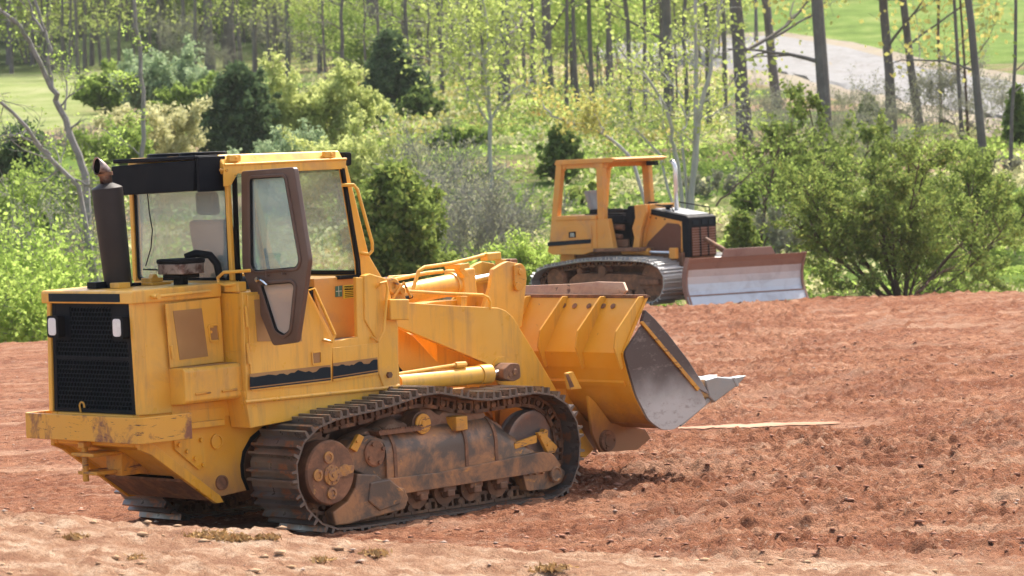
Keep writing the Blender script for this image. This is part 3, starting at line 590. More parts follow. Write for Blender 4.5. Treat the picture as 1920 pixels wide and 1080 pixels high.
# grille: a punched hexagon screen in a slate frame
gm = MB(); cw, chh = .0415, .036; rows = 25; 
def gw(z): return .545-.03*(z-1.10)/.9-.012
z = 1.115; r_i = 0
hexv = [(math.cos(R(60*k+90)), math.sin(R(60*k+90))) for k in range(6)]
zz = 1.15; k = 0
while zz < 1.985:
    w_ = gw(zz)-.05; y = -w_+(cw/2 if k % 2 else 0)
    while y < w_:
        lampzone = abs(y) > .27 and zz > 1.70
        if not lampzone:
            o_ = [(y+hx*cw*.60, zz+hz*cw*.60) for hx, hz in hexv]; i_ = [(y+hx*cw*.47, zz+hz*cw*.47) for hx, hz in hexv]
            n0 = len(gm.v); gm.v += [(-1.486, a, b_) for a, b_ in o_]+[(-1.486, a, b_) for a, b_ in i_]+[(-1.476, a, b_) for a, b_ in i_]
            for q in range(6):
                j = (q+1) % 6; gm.f.append((n0+q, n0+j, n0+6+j, n0+6+q)); gm.f.append((n0+6+q, n0+6+j, n0+12+j, n0+12+q))
        y += cw
    zz += chh; k += 1
gr = gm.build('grille', M['slate'], LD)
h = MB()
w0, w1 = gw(1.10), gw(1.99)
h.prism([(-w0, 1.105), (-w0+.045, 1.105), (-w1+.045, 1.995), (-w1, 1.995)], 'x', -1.492, -1.464); h.prism([(w0, 1.105), (w0-.045, 1.105), (w1-.045, 1.995), (w1, 1.995)], 'x', -1.492, -1.464)
h.box(-1.491, -1.465, -w0+.045, w0-.045, 1.105, 1.135); h.box(-1.491, -1.465, -w1+.045, w1-.045, 1.965, 1.995); h.box(-1.4895, -1.466, -.5, .5, 1.535, 1.56)
h.box(-1.490, -1.465, -.505, -.275, 1.69, 1.966); h.box(-1.490, -1.465, .275, .505, 1.69, 1.966)
h.build('grille_border', M['black'], gr)
h = MB(); h.box(-1.4635, -1.4625, -.53, .53, 1.11, 1.99); h.build('radiator_core', M['dark'], gr)
for y in (.42, -.43):
    h = MB(); h.prism(rpoly([(y-.075, 1.715), (y+.075, 1.715), (y+.075, 1.895), (y-.075, 1.895)], .03), 'x', -1.56, -1.49); L_ = h.build('headlight', M['rubber'], LD)
    h = MB(); h.prism(rpoly([(y-.05, 1.735), (y+.052, 1.735), (y+.052, 1.878), (y-.05, 1.878)], .03), 'x', -1.568, -1.561); h.build('lens', M['lamp'], L_, bevel=.003)
h = MB(); h.tube([(-1.50, .17, 1.10), (-1.51, .17, 1.16)]+[(-1.51, .17-.03+.03*math.cos(a), 1.16+.03*math.sin(a)) for a in [k*math.pi/6 for k in range(7)]]+[(-1.51, .11, 1.145)], .008, 6); h.build('grille_hook', M['yellow'], LD, smooth=True)
# engine side door
ED = [(-1.201,1.976),(-0.629,1.994),(-0.618,1.468),(-1.18,1.458)]
h = MB(); h.prism(ED, 'y', -.60, -.612); door = h.build('engine_door', M['yellow'], LD, bevel=.004)
h = MB(); h.prism([(-1.132,1.916),(-0.831,1.919),(-0.785,1.524),(-1.082,1.516)], 'y', -.613, -.616); h.build('vent_screen', M['mesh_brown'], door)
h = MB(); q = [(-0.776,1.781),(-0.663,1.786),(-0.648,1.637),(-0.762,1.636)]; h.ring(rpoly(q, .02), rpoly(inset(q, .014), .015), 'y', -.612, -.624); h.box(-.78, -.72, -.612, -.622, 1.755, 1.765); h.cyl((-.745, -.612, 1.72), (-.745, -.622, 1.72), .012, n=10); la = h.build('latch', M['yellow'], door)
h = MB(); h.prism(inset(q, .018), 'y', -.6125, -.6145); h.build('latch_recess', M['mesh_brown'], la)
for (a, b_) in ((1.94, 1.80), (1.64, 1.53)):
    h = MB(); xx = -1.205+(1.94-a)*.12; h.cyl((xx, -.622, a), (xx+.012, -.622, b_), .012, n=10); h.build('hinge', M['yellow'], door)
# toolbox
h = MB(); h.prism([(-.58, 1.455), (-.76, 1.455), (-.785, 1.43), (-.785, 1.19), (-.76, 1.165), (-.58, 1.155)], 'x', 0, 1)
for i, v in enumerate(h.v):
    h.v[i] = ((-1.175 if v[0] == 0 else -.47), v[1], v[2]+(0 if v[0] == 0 else .005))
tb = h.build('toolbox', M['yellow'], LD, bevel=.010)
for x0 in (-1.08, -.80):
    h = MB(); h.cyl((x0, -.792, 1.243), (x0+.155, -.792, 1.247), .010, n=10); h.build('hinge', M['yellow_worn'], tb)
h = MB(); h.prism([(-1.10, 1.458), (-.50, 1.463), (-.50, 1.461), (-1.10, 1.456)], 'y', -.60, -.74); h.build('grip_tape', M['mesh_brown'], tb)
h = MB(); h.box(-1.17, -.46, -.578, -.596, 1.02, 1.15); h.box(-.46, -.43, -.575, -.61, .93, 1.16); h.box(-.42, -.16, -.585, -.605, .95, 1.17); h.build('lower_side_panel', M['yellow'], LD, bevel=.004)
# ---------------------------------------------------------------- cab base
OPN = [(.93, 2.10), (.66, 2.10), (.655, 1.59), (.40, 1.57), (.12, 2.01)]
side = [(-.59, 1.13), (.95, 1.13), (1.13, 1.13), (1.10, 1.62), (.93, 2.06), (.665, 2.09), (.655, 1.585), (.405, 1.57), (.125, 2.01), (-.59, 2.035)]
for s in (-1, 1):
    h = MB(); h.prism(side, 'y', s*.85, s*.81); o = h.build('body_side', M['yellow'], LD, bevel=.006)
    if s < 0: bs = o
h = MB(); h.box(-.585, .60, -.809, .809, 1.14, 1.55); h.box(-.585, .12, -.809, .809, 1.551, 2.025); h.box(.60, 1.0, -.809, .809, 1.14, 1.56); h.build('cab_floor_box', M['yellow_deep'], LD)
FD = [(-0.603,1.232),(0.99,1.204),(0.988,1.054),(0.758,1.037),(0.331,0.992),(-0.028,0.951),(-0.552,0.923)]
for s in (-1, 1):
    h = MB(); h.prism(FD, 'y', s*.835, s*.59); h.build('fender', M['yellow'], LD, bevel=.006)
# door panels with dark stripes
P1 = [(-0.552,2.012),(0.103,2.009),(0.359,1.57),(0.328,1.229),(-0.55,1.228)]
h = MB(); h.prism(P1, 'y', -.853, -.866); sp = h.build('side_door', M['yellow'], LD, bevel=.004)
def torn(a, b, c_, d, y, parent, sd):
    # a dark decal whose upper edge has peeled away raggedly, over its brown backing, with a thin line below
    rg = random.Random(sd); n = 22; tp = []
    for i in range(n+1):
        q = i/n; x = a[0]+(b[0]-a[0])*q; z = a[1]+(b[1]-a[1])*q; tp.append((x, z-.012-.022*rg.random()*(1 if 2 < i < n-2 else .2)-.015*math.sin(q*9+sd)**2))
    g_ = MB(); g_.prism([a, b, c_, d], 'y', y, y-.002); bk_ = g_.build('stripe', M['mesh_brown'], parent)
    g_ = MB(); g_.prism(tp+[(c_[0], c_[1]+.022), (d[0], d[1]+.022)], 'y', y-.0025, y-.0045); g_.build('stripe_face', M['slate'], bk_)
    g_ = MB(); g_.prism([(d[0], d[1]+.012), (c_[0], c_[1]+.012), (c_[0], c_[1]+.002), (d[0], d[1]+.002)], 'y', y-.0025, y-.0045); g_.build('stripe_line', M['slate'], bk_)
torn(*[(-0.565,1.369),(0.319,1.377),(0.317,1.248),(-0.572,1.239)], -.867, sp, 1)
h = MB(); h.prism([(-0.486,1.969),(-0.47,1.628),(0.016,1.594),(0.013,1.966)], 'y', -.867, -.870); h.build('vent_screen', M['mesh_brown'], sp)
h = MB(); q = [(0.111,1.499),(0.224,1.504),(0.224,1.393),(0.117,1.388)]; h.ring(rpoly(q, .015), rpoly(inset(q, .012), .01), 'y', -.866, -.876); la = h.build('latch', M['yellow'], sp)
h = MB(); h.prism(inset(q, .014), 'y', -.8665, -.868); h.build('latch_recess', M['mesh_brown'], la)
for z0 in (1.92, 1.62):
    h = MB(); h.cyl((-.575, -.868, z0), (-.565, -.868, z0-.17), .013, n=10); h.build('hinge', M['yellow'], sp)
P2 = [(0.356,1.517),(0.873,1.521),(0.865,1.255),(0.347,1.236)]
h = MB(); h.prism(P2, 'y', -.853, -.864); sp = h.build('front_side_panel', M['yellow'], LD, bevel=.004)
torn(*[(0.351,1.388),(0.856,1.4),(0.855,1.274),(0.344,1.255)], -.865, sp, 4)
h = MB(); h.tube([(-.62, -.86, 1.145), (.9, -.86, 1.135), (1.1, -.86, 1.14)], .016); h.build('lower_bead', M['yellow'], LD, smooth=True)
# interior seen through the doorway
h = MB(); h.box(.125, .80, -.805, .60, 1.552, 1.575); h.build('cab_floor', M['steel'], LD)
h = MB(); h.prism([(.52, 1.575), (.98, 1.575), (.98, 2.09), (.40, 2.09), (.40, 1.95)], 'y', -.62, .62); dash = h.build('dashboard', M['orange'], LD, bevel=.006)
h = MB(); h.box(.36, .42, -.60, -.30, 1.90, 2.02); 
for y in (-.55, -.47): h.cyl((.36, y, 1.96), (.345, y, 1.96), .03, n=14)
h.build('control_panel', M['black'], dash)
h = MB(); h.cyl((.38, -.50, 1.66), (.33, -.52, 1.78), .045, .03, 12); h.build('lever_boot', M['cloth'], LD)
# decals inside the doorway
h = MB(); h.prism([(0.632,2.013),(0.712,2.018),(0.707,1.923),(0.627,1.923)], 'y', -.625, -.623); gl_ = h.build('green_label', M['labelgreen'], dash)
h = MB(); c0 = [(0.666,1.971)][0]
for a in range(4):
    dx, dz = [(1, 0), (0, 1), (-1, 0), (0, -1)][a]; h.box(min(c0[0], c0[0]+dx*.03)-.003, max(c0[0], c0[0]+dx*.03)+.003, -.628, -.626, min(c0[1], c0[1]+dz*.04)-.003, max(c0[1], c0[1]+dz*.04)+.003)
h.build('label_mark', M['labelpale'], gl_)
WL = [(0.724,2.017),(0.865,2.018),(0.859,1.905),(0.718,1.904)]
h = MB(); h.prism(WL, 'y', -.625, -.623); wl = h.build('warning_label', M['labelyellow'], dash)
x0, x1 = WL[0][0], WL[1][0]; z1, z0 = WL[0][1], WL[3][1]
h = MB(); h.box(x0+.01, x1-.01, -.6275, -.6255, z1-.042, z1-.008); 
for k in range(4): h.box(x0+.012, x1-.014-.01*(k % 2), -.6275, -.6255, z1-.058-.015*k, z1-.052-.015*k)
h.build('label_ink', M['black'], wl)
def text(s, size, loc, rot, mat, name, parent, ext=.001):
    cu = bpy.data.curves.new(name, 'FONT'); cu.body = s; cu.size = size; cu.extrude = ext; cu.align_x = 'CENTER'; cu.align_y = 'CENTER'
    o = bpy.data.objects.new(name, cu); dg = bpy.context.evaluated_depsgraph_get(); COL.objects.link(o); dg.update()
    me = bpy.data.meshes.new_from_object(o.evaluated_get(dg)); bpy.data.objects.remove(o); me.materials.clear(); me.materials.append(mat)
    o = bpy.data.objects.new(name, me); COL.objects.link(o); o.parent = parent; o.location = loc; o.rotation_euler = rot; return o
text('WARNING', .027, ((x0+x1)/2, -.6285, z1-.025), (R(90), 0, 0), M['labelyellow'], 'warning_text', wl)
# ---------------------------------------------------------------- cab
def pane(name, poly, ax, a, b, mat, parent): g_ = MB(); g_.prism(poly, ax, a, b); return g_.build(name, mat, parent)
RW = [(.615, 2.13), (-.585, 2.13), (-.575, 2.90), (.59, 2.90)]
CB = MB()
CB.prism(rpoly([(-.63, 2.04), (-.63, 3.02), (.63, 3.02), (.63, 2.04)][::-1], .001, 1), 'x', -.50, -.499) if False else None
# sills and pillars
CB.box(-.52, -.44, -.64, .64, 2.03, 2.125)
CB.box(-.52, -.44, .61, .655, 2.125, 3.02)
CB.prism([(-.515, 2.125), (-.475, 2.125), (-.485, 3.0), (-.525, 3.0)], 'y', -.64, -.60)
CB.prism([(.90, 2.05), (1.16, 2.05), (1.01, 2.26), (.80, 3.03), (.755, 3.03), (.895, 2.22)], 'y', -.65, -.58)
CB.prism([(.90, 2.05), (1.16, 2.05), (1.01, 2.26), (.80, 3.03), (.755, 3.03), (.895, 2.22)], 'y', .65, .58)
CB.box(-.44, .9, .60, .65, 2.03, 2.125)
CB.prism([(.93, 2.04), (1.06, 2.04), (1.06, 2.10), (.93, 2.12)], 'y', -.58, .58)
CB.prism([(.74, 3.0), (.80, 3.0), (.80, 3.04), (.74, 3.04)], 'y', -.58, .58)
cab = CB.build('cab_frame', M['yellow'], LD, bevel=.008)
# rubber seals
S_ = MB(); o_ = rpoly([(.607, 2.127), (-.60, 2.127), (-.60, 2.985), (.607, 2.985)], .05); S_.ring(o_, rpoly(inset([(.607, 2.127), (-.60, 2.127), (-.60, 2.985), (.607, 2.985)], .022), .05), 'x', -.505, -.48)
S_.ring(rpoly([(-.468, 2.09), (-.455, 2.99), (.70, 3.0), (.70, 2.99), (-.43, 2.97), (-.435, 2.09)], .001, 1), rpoly([(-.466, 2.10), (-.453, 2.985), (.69, 2.998), (.69, 2.992), (-.435, 2.975), (-.44, 2.10)], .001, 1), 'y', -.655, -.62)
S_.prism([(.735, 3.01), (.765, 3.01), (.90, 2.22), (.905, 2.09), (.875, 2.09), (.87, 2.21)], 'y', -.655, -.625)
S_.prism([(.66, 2.10), (.90, 2.10), (.90, 2.07), (.66, 2.07)], 'y', -.655, -.60)
S_.build('window_seal', M['rubber'], cab)
pane('rear_window', [(.60, 2.14), (-.59, 2.14), (-.59, 2.975), (.60, 2.975)], 'x', -.495, -.489, M['glass'], cab)
pane('side_window', [(-.44, 2.12), (.91, 2.12), (.78, 3.02), (-.44, 3.02)], 'y', .618, .624, M['glass'], cab)
ws = MB(); ws.prism([(.925, 2.11), (.931, 2.11), (.776, 3.01), (.770, 3.01)], 'y', -.578, .578); ws.build('windscreen', M['glass'], cab)
ws = MB(); ws.prism([(.90, 2.10), (.935, 2.10), (.93, 2.135), (.90, 2.135)], 'y', -.578, .578); ws.build('windscreen_seal', M['rubber'], cab)
# rear side quarter glass beside the hinge pillar
# roof with sloped fascia and fittings
rf = MB(); rp = [(-.575, 3.16), (-.63, 3.08), (-.645, 3.02), (-.60, 3.0), (.60, 3.0), (.645, 3.02), (.63, 3.08), (.575, 3.16)]
rf.prism(rp, 'x', -.56, .78); roof = rf.build('roof', M['yellow'], LD, bevel=.012)
g = MB(); g.prism([(-.57, 3.085), (-.57, 2.90), (-.50, 2.90), (-.42, 3.0), (.78, 3.0), (.79, 3.085)], 'y', -.64, -.655); g.tube([(-.56, -.655, 3.075), (.79, -.655, 3.085)], .012); g.build('roof_fascia', M['yellow'], roof, bevel=.005)
for x in (-.43, .62):
    g = MB(); g.box(x-.06, x+.06, -.645, -.60, 3.10, 3.155); g.cyl((x+.01, -.64, 3.13), (x+.01, -.655, 3.13), .014, n=8); g.build('lamp_bracket', M['yellow'], roof, bevel=.006)
g = MB(); g.prism(rpoly([(.82, 3.02), (.90, 3.03), (.905, 3.14), (.825, 3.145)], .02), 'y', -.60, -.45); wl_ = g.build('work_lamp', M['rubber'], LD, bevel=.01)
g = MB(); g.cyl((-.57, -.645, 3.035), (-.60, -.645, 3.035), .012, n=8); g.cyl((-.54, -.655, 3.03), (-.54, -.665, 3.03), .012, n=8); g.build('roof_bolt', M['yellow_worn'], roof)
# air conditioner on the back of the roof
g = MB(); g.prism([(0.538,3.099),(-0.557,3.125),(-0.527,2.874),(0.534,2.853)], 'x', -.79, -.57)
g.prism([(-.57, 3.13), (.50, 3.12), (.50, 3.155), (-.57, 3.16)], 'x', -.80, -.45); ac = g.build('air_conditioner', M['black'], LD, bevel=.008)
g = MB(); g.box(-.785, -.50, -.60, -.565, 2.865, 3.15); g.build('conditioner_end', M['black'], ac, bevel=.006)
for y in (-.20, .22):
    g = MB(); g.lathe((-.40, y, 3.155), (0, 0, 1), [(0, .20), (.03, .20), (.035, .18), (.02, .17), (.02, .0001)], 28)
    for k in range(5): g.lathe((-.40, y, 3.18), (0, 0, 1), [(0, .03+.03*k), (.004, .03+.03*k), (.004, .034+.03*k), (0, .034+.03*k)], 24)
    g.build('condenser_fan', M['black'], ac)
# muffler
g = MB(); ax = Vector((.062, -.02, -.83)).normalized(); top = Vector((-1.195, .09, 2.93)); Lm = .83
g.lathe(tuple(top-ax*.0), tuple(ax), [(-.035, .045), (-.03, .06), (0, .120), (.008, .128), (.03, .129), (.80, .113), (.82, .108), (.83, .05)], 40); mf = g.build('muffler', M['muffler'], LD, smooth=True)
p0 = top-ax*.02; BX = Vector((-1, 0, 0)); SY = Vector((0, 1, 0)); ZZ = Vector((0, 0, 1)); g = MB(); NR = 24
c1 = top-ax*.03; c2 = c1-ax*.075; c3 = c2-ax*.028+BX*.012; cE = c2-ax*.075+BX*.080
rings = [(c1, BX, SY, .050, .050), (c2, BX, SY, .052, .052), (c3, (BX*.93-ZZ*.37), SY, .062, .056), (cE.lerp(c3, .5), (BX*.7-ZZ*.7), SY, .066, .054), (cE, (BX*.05-ZZ*1.0), SY, .072, .053)]
for c, a_, b_, ra, rb in rings:
    for i in range(NR): t = 6.28318*i/NR; g.v.append(tuple(c+a_*math.cos(t)*ra+b_*math.sin(t)*rb))
for k in range(4):
    for i in range(NR): j = (i+1) % NR; g.f.append((k*NR+i, k*NR+j, (k+1)*NR+j, (k+1)*NR+i))
ep = g.build('exhaust_tip', M['exhaust'], mf, smooth=True); so_ = ep.modifiers.new('wall', 'SOLIDIFY'); so_.thickness = .005
g = MB(); c = cE-BX*.012; a_, b_, ra, rb = rings[4][1:]; g.add([tuple(c+a_*math.cos(6.28318*i/NR)*ra*.95+b_*math.sin(6.28318*i/NR)*rb*.95) for i in range(NR)], [tuple(range(NR))]); g.build('exhaust_bore', M['dark'], ep)
g = MB(); g.lathe(tuple(p0-ax*.075), tuple(-ax), [(0, .063), (.03, .063)], 20); g.build('exhaust_clamp', M['rusty'], mf)
g = MB(); g.box(-1.25, -.95, .0, .2, 2.105, 2.135); g.box(-1.36, -1.25, .08, .2, 2.105, 2.16); g.build('muffler_mount', M['black'], LD, bevel=.004)
# hood top fittings
g = MB(); g.box(-1.28, -1.16, -.12, .0, 2.105, 2.15); g.build('hood_block', M['yellow'], LD, bevel=.006)
g = MB(); g.box(-.95, -.75, -.14, .06, 2.11, 2.135); g.box(-.93, -.80, -.10, .03, 2.135, 2.17); g.prism([(-.90, 2.17), (-.83, 2.17), (-.85, 2.20), (-.88, 2.20)], 'y', -.08, -.02); g.build('lifting_eye', M['yellow'], LD, bevel=.006)
# pre-cleaner housing and its hose
PC = Vector((-.82, -.35, 2.12))
g = MB(); g.cyl(PC+Vector((0, 0, -.02)), PC+Vector((0, 0, .05)), .06, n=16); g.box(PC.x-.10, PC.x+.10, PC.y-.13, PC.y+.11, 2.165, 2.20); pc = g.build('pre_cleaner', M['rubber'], LD, bevel=.01)
q = rpoly([(PC.x-.13, PC.y-.17), (PC.x+.13, PC.y-.17), (PC.x+.13, PC.y+.15), (PC.x-.13, PC.y+.15)], .04); g = MB(); g.prism(q, 'z', 2.20, 2.285); g.build('cleaner_bowl', M['exhaust'], pc, bevel=.006)
g = MB(); g.prism(rpoly([(PC.x-.14, PC.y-.18), (PC.x+.14, PC.y-.18), (PC.x+.14, PC.y+.16), (PC.x-.14, PC.y+.16)], .05), 'z', 2.285, 2.325); g.build('cleaner_lid', M['rubber'], pc, bevel=.014)
g = MB(); g.tube([(PC.x+.10, PC.y+.05, 2.33), (PC.x+.16, PC.y-.02, 2.36), (PC.x+.22, PC.y-.12, 2.34), (PC.x+.25, PC.y-.17, 2.27), (PC.x+.26, PC.y-.19, 2.15)], .032, 14); g.build('intake_hose', M['rubber'], pc, smooth=True)
# seat and levers inside the cab
g = MB(); g.box(-.15, .30, -.22, .22, 1.98, 2.12); st = g.build('seat', M['cloth'], LD, bevel=.03)
g = MB(); g.prism([(-.16, 2.10), (-.04, 2.10), (-.14, 2.62), (-.24, 2.62)], 'y', -.25, .25); g.build('seat_backrest', M['rubber'], st, bevel=.04)
g = MB(); g.prism([(-.24, 2.66), (-.16, 2.66), (-.18, 2.86), (-.25, 2.86)], 'y', -.13, .13); g.build('headrest', M['rubber'], st, bevel=.04)
g = MB(); g.tube([(.50, .05, 2.05), (.45, .05, 2.35)], .015); g.tube([(.55, .25, 2.05), (.48, .25, 2.30)], .012); g.cyl((.48, .25, 2.30), (.475, .25, 2.35), .025); g.cyl((-.42, -.33, 2.86), (-.42, -.33, 2.90), .03, n=12); g.tube([(-.42, -.33, 2.90), (-.44, -.38, 2.94)], .008); g.build('control_lever', M['black'], LD, smooth=True)
wp = [(-.508, .42, 2.87), (-.512, .40, 2.7), (-.512, .37, 2.55), (-.512, .40, 2.4), (-.512, .48, 2.25)]
g = MB(); g.tube(wp, .005, 6); g.tube([(-.52, .50, 2.22), (-.53, .2, 2.215), (-.53, .12, 2.215)], .007, 6); g.build('wiper', M['rubber'], cab)
# open cab door, swung out square to the side
DO = [(-0.7,3.018),(-1.353,3.037),(-1.487,2.289),(-1.437,2.104),(-1.297,1.621),(-1.007,1.59),(-0.691,2.147),(-0.663,2.235)]
DO = rpoly(DO, .03, 3)
W1 = rpoly([(-0.81,2.959),(-1.245,2.967),(-1.384,2.285),(-1.348,2.225),(-0.821,2.195),(-0.778,2.248)], .035, 4)
W2 = rpoly([(-0.887,2.091),(-1.269,2.113),(-1.313,2.083),(-1.232,1.715),(-1.15,1.671),(-1.048,1.713)], .03, 4)
bm = bmesh.new()
def fillring(bm, loops, x):
    ed = []
    for lp in loops:
        vs = [bm.verts.new((x, p[0], p[1])) for p in lp]; ed += [bm.edges.new((vs[i], vs[(i+1) % len(vs)])) for i in range(len(vs))]
    return bmesh.ops.triangle_fill(bm, use_beauty=True, use_dissolve=True, edges=ed)
fillring(bm, [DO, W1, W2], -.425); r_ = bmesh.ops.extrude_face_region(bm, geom=bm.faces[:])
for v in [e for e in r_['geom'] if isinstance(e, bmesh.types.BMVert)]: v.co.x += .05
bmesh.ops.recalc_face_normals(bm, faces=bm.faces); me = bpy.data.meshes.new('cab_door'); bm.to_mesh(me); bm.free(); me.materials.append(M['doorbrown'])
cdoor = bpy.data.objects.new('cab_door', me); COL.objects.link(cdoor); cdoor.parent = LD; cdoor['label'] = 'brown framed cab door standing wide open'
b = cdoor.modifiers.new('bevel', 'BEVEL'); b.width = .008; b.segments = 2; b.limit_method = 'ANGLE'; b.angle_limit = R(40)
for W_ in (W1, W2):
    g = MB(); g.ring(inset(W_, -.022), inset(W_, .004), 'x', -.437, -.42); g.build('pane_surround', M['doorbrown'], cdoor, bevel=.006)
    g = MB(); g.ring(inset(W_, -.004), inset(W_, .010), 'x', -.433, -.405); g.build('door_gasket', M['rubber'], cdoor)
pane('door_pane', W1, 'x', -.408, -.402, M['doorglass'], cdoor); pane('lower_door_pane', W2, 'x', -.408, -.402, M['lowglass'], cdoor)
hd = [(-0.89,2.132),(-1.006,2.089)]; g = MB(); g.tube([(-.44, hd[0][0]+.03, hd[0][1]), (-.46, hd[0][0], hd[0][1]), (-.465, (hd[0][0]+hd[1][0])/2, hd[0][1]-.005), (-.46, hd[1][0], hd[1][1])], [.012, .014, .012, .008], 8); g.cyl((-.42, hd[0][0]+.02, hd[0][1]), (-.455, hd[0][0]+.02, hd[0][1]), .022, n=12); g.build('door_handle', M['chrome'], cdoor, smooth=True)
pk = [(-0.993,2.162),(-0.995,2.201),(-1.199,2.214),(-1.197,2.179)]; g = MB(); g.tube([(-.42, pk[0][0], pk[0][1]), (-.46, pk[0][0], pk[0][1]), (-.46, pk[1][0], pk[1][1]), (-.46, pk[2][0], pk[2][1]), (-.46, pk[3][0], pk[3][1]), (-.42, pk[3][0], pk[3][1])], .007, 6); g.build('pull_bar', M['doorbrown'], cdoor)
# grab rails
def rail(name, pts, r=.014, mat='yellow'): g_ = MB(); g_.tube(pts, r, 8); return g_.build(name, M[mat], LD, smooth=True)
q = [(0.733,2.866),(0.818,2.863),(0.859,2.825),(1.006,2.365),(1.003,2.297),(0.964,2.267),(0.909,2.284)]; rail('grab_rail', [(q[0][0], -.64, q[0][1])]+[(a, -.70, b_) for a, b_ in q[1:-1]]+[(q[-1][0], -.64, q[-1][1])], .015)
q = [(0.073,2.002),(0.127,2.025),(0.338,1.626),(0.305,1.57),(0.246,1.592)]; rail('grab_rail', [(q[0][0], -.865, q[0][1])]+[(a, -.92, b_) for a, b_ in q[1:-1]]+[(q[-1][0], -.865, q[-1][1])], .013)
q = [(0.88,1.986),(0.888,2.026),(0.951,2.036),(0.966,1.981),(0.903,1.623),(0.837,1.537),(0.808,1.575)]; rail('grab_rail', [(q[0][0], -.86, q[0][1])]+[(a, -.91, b_) for a, b_ in q[1:-1]]+[(q[-1][0], -.86, q[-1][1])], .012)
q = [(-0.855,2.208),(-0.66,2.2),(-0.583,2.156),(-0.594,2.112),(-0.674,2.095),(-0.761,2.104)]; rail('step_rail', [(-.50, *q[0])]+[(-.62, *a) for a in q[1:-1]]+[(-.58, *q[-1])], .014)
g = MB(); g.box(-.59, -.50, -.80, -.62, 2.035, 2.12); g.build('hinge_block', M['yellow'], LD, bevel=.01)
# ---------------------------------------------------------------- loader tower and arms
TW = [(0.748,2.097),(0.816,2.112),(0.998,2.061),(1.119,1.654),(1.087,1.078),(0.945,1.09),(0.868,1.263),(0.87,1.535),(0.734,1.724)]
for s in (-1, 1):
    g = MB(); g.prism(TW, 'y', s*.80, s*.865); tw = g.build('loader_tower', M['yellow'], LD, bevel=.008)
    g = MB(); g.prism([(0.98,1.663),(1.03,1.678),(1.095,1.619),(1.065,1.08),(0.948,1.09)], 'y', s*.86, s*.72); g.build('tower_post', M['yellow'], tw, bevel=.006)
    for (x, z) in [(0.978,1.242),(0.983,1.119)]: g = MB(); g.cyl((x, s*.865, z), (x, s*.89, z), .028, n=6); g.build('tower_bolt', M['rusty'], tw)
g = MB(); g.box(.95, 1.12, -.79, .79, .98, 1.15); g.box(1.0, 1.12, -.70, .70, 1.15, 1.45); g.build('tower_crossmember', M['yellow_deep'], LD)
q = [(0.979,1.885),(1.209,1.872),(1.199,1.695),(0.982,1.709)]; g = MB(); g.prism(q, 'y', -.70, -.92); g.build('pivot_box', M['yellow'], LD, bevel=.01)
g = MB(); c1 = [(1.116,1.991)][0]; c2 = [(1.22,1.944)][0]
g.lathe((c1[0], -.72, c1[1]), (0, -1, 0), [(0, .075), (.1, .075), (.11, .06), (.11, .03), (.09, .028), (.09, .0001)], 20); g.prism([(c1[0], c1[1]+.07), (c2[0]+.03, c2[1]+.05), (c2[0]+.07, c2[1]-.08), (c2[0]-.06, c2[1]-.08), (c1[0]-.03, c1[1]-.07)], 'y', -.70, -.79)
g.cyl((c2[0], -.79, c2[1]), (c2[0], -.83, c2[1]), .03, n=12); g.tube([(c1[0]-.04, -.84, c1[1]-.12), (c1[0]+.1, -.85, c1[1]+.02), (c2[0]+.08, -.84, c2[1]-.06)], .013); g.build('arm_pivot', M['yellow_worn'], LD, bevel=.005)
ARM = [(1.256,1.817),(1.459,1.827),(2.036,1.764),(2.59,1.711),(2.683,1.682),(2.774,1.618),(3.029,1.285),(3.339,0.865),(3.77,0.339),(3.645,0.272),(3.492,0.316),(3.05,0.657),(2.71,0.95),(2.528,1.074),(2.48,1.182),(2.416,1.229),(1.353,1.627),(1.28,1.668)]
ARM = ARM[:3]+ARM[3:]
for s in (-1, 1):
    g = MB(); g.prism(ARM, 'y', s*.545, s*.60); a_ = g.build('loader_arm', M['yellow'] if s < 0 else M['yellow_deep'], LD, bevel=.006)
g = MB(); g.cyl((2.65, -.545, 1.25), (2.65, .545, 1.25), .15, n=24); g.box(2.1, 3.0, -.30, .30, 1.20, 1.50); g.build('arm_crosstube', M['yellow_deep'], LD, bevel=.01)
g = MB(); g.prism([(1.553,1.62),(1.785,1.511),(2.221,1.125),(1.529,1.178)], 'y', -.30, -.34); g.build('tower_gusset', M['yellow_deep'], LD, bevel=.004); g = MB(); g.prism([(1.553,1.611),(1.784,1.501),(2.221,1.125),(1.529,1.178)], 'y', .30, .34); g.build('tower_gusset', M['yellow_deep'], LD, bevel=.004)
g = MB(); g.box(1.2, 2.3, -.45, .45, .80, 1.02); g.build('front_deck', M['yellow_worn'], LD, bevel=.01)
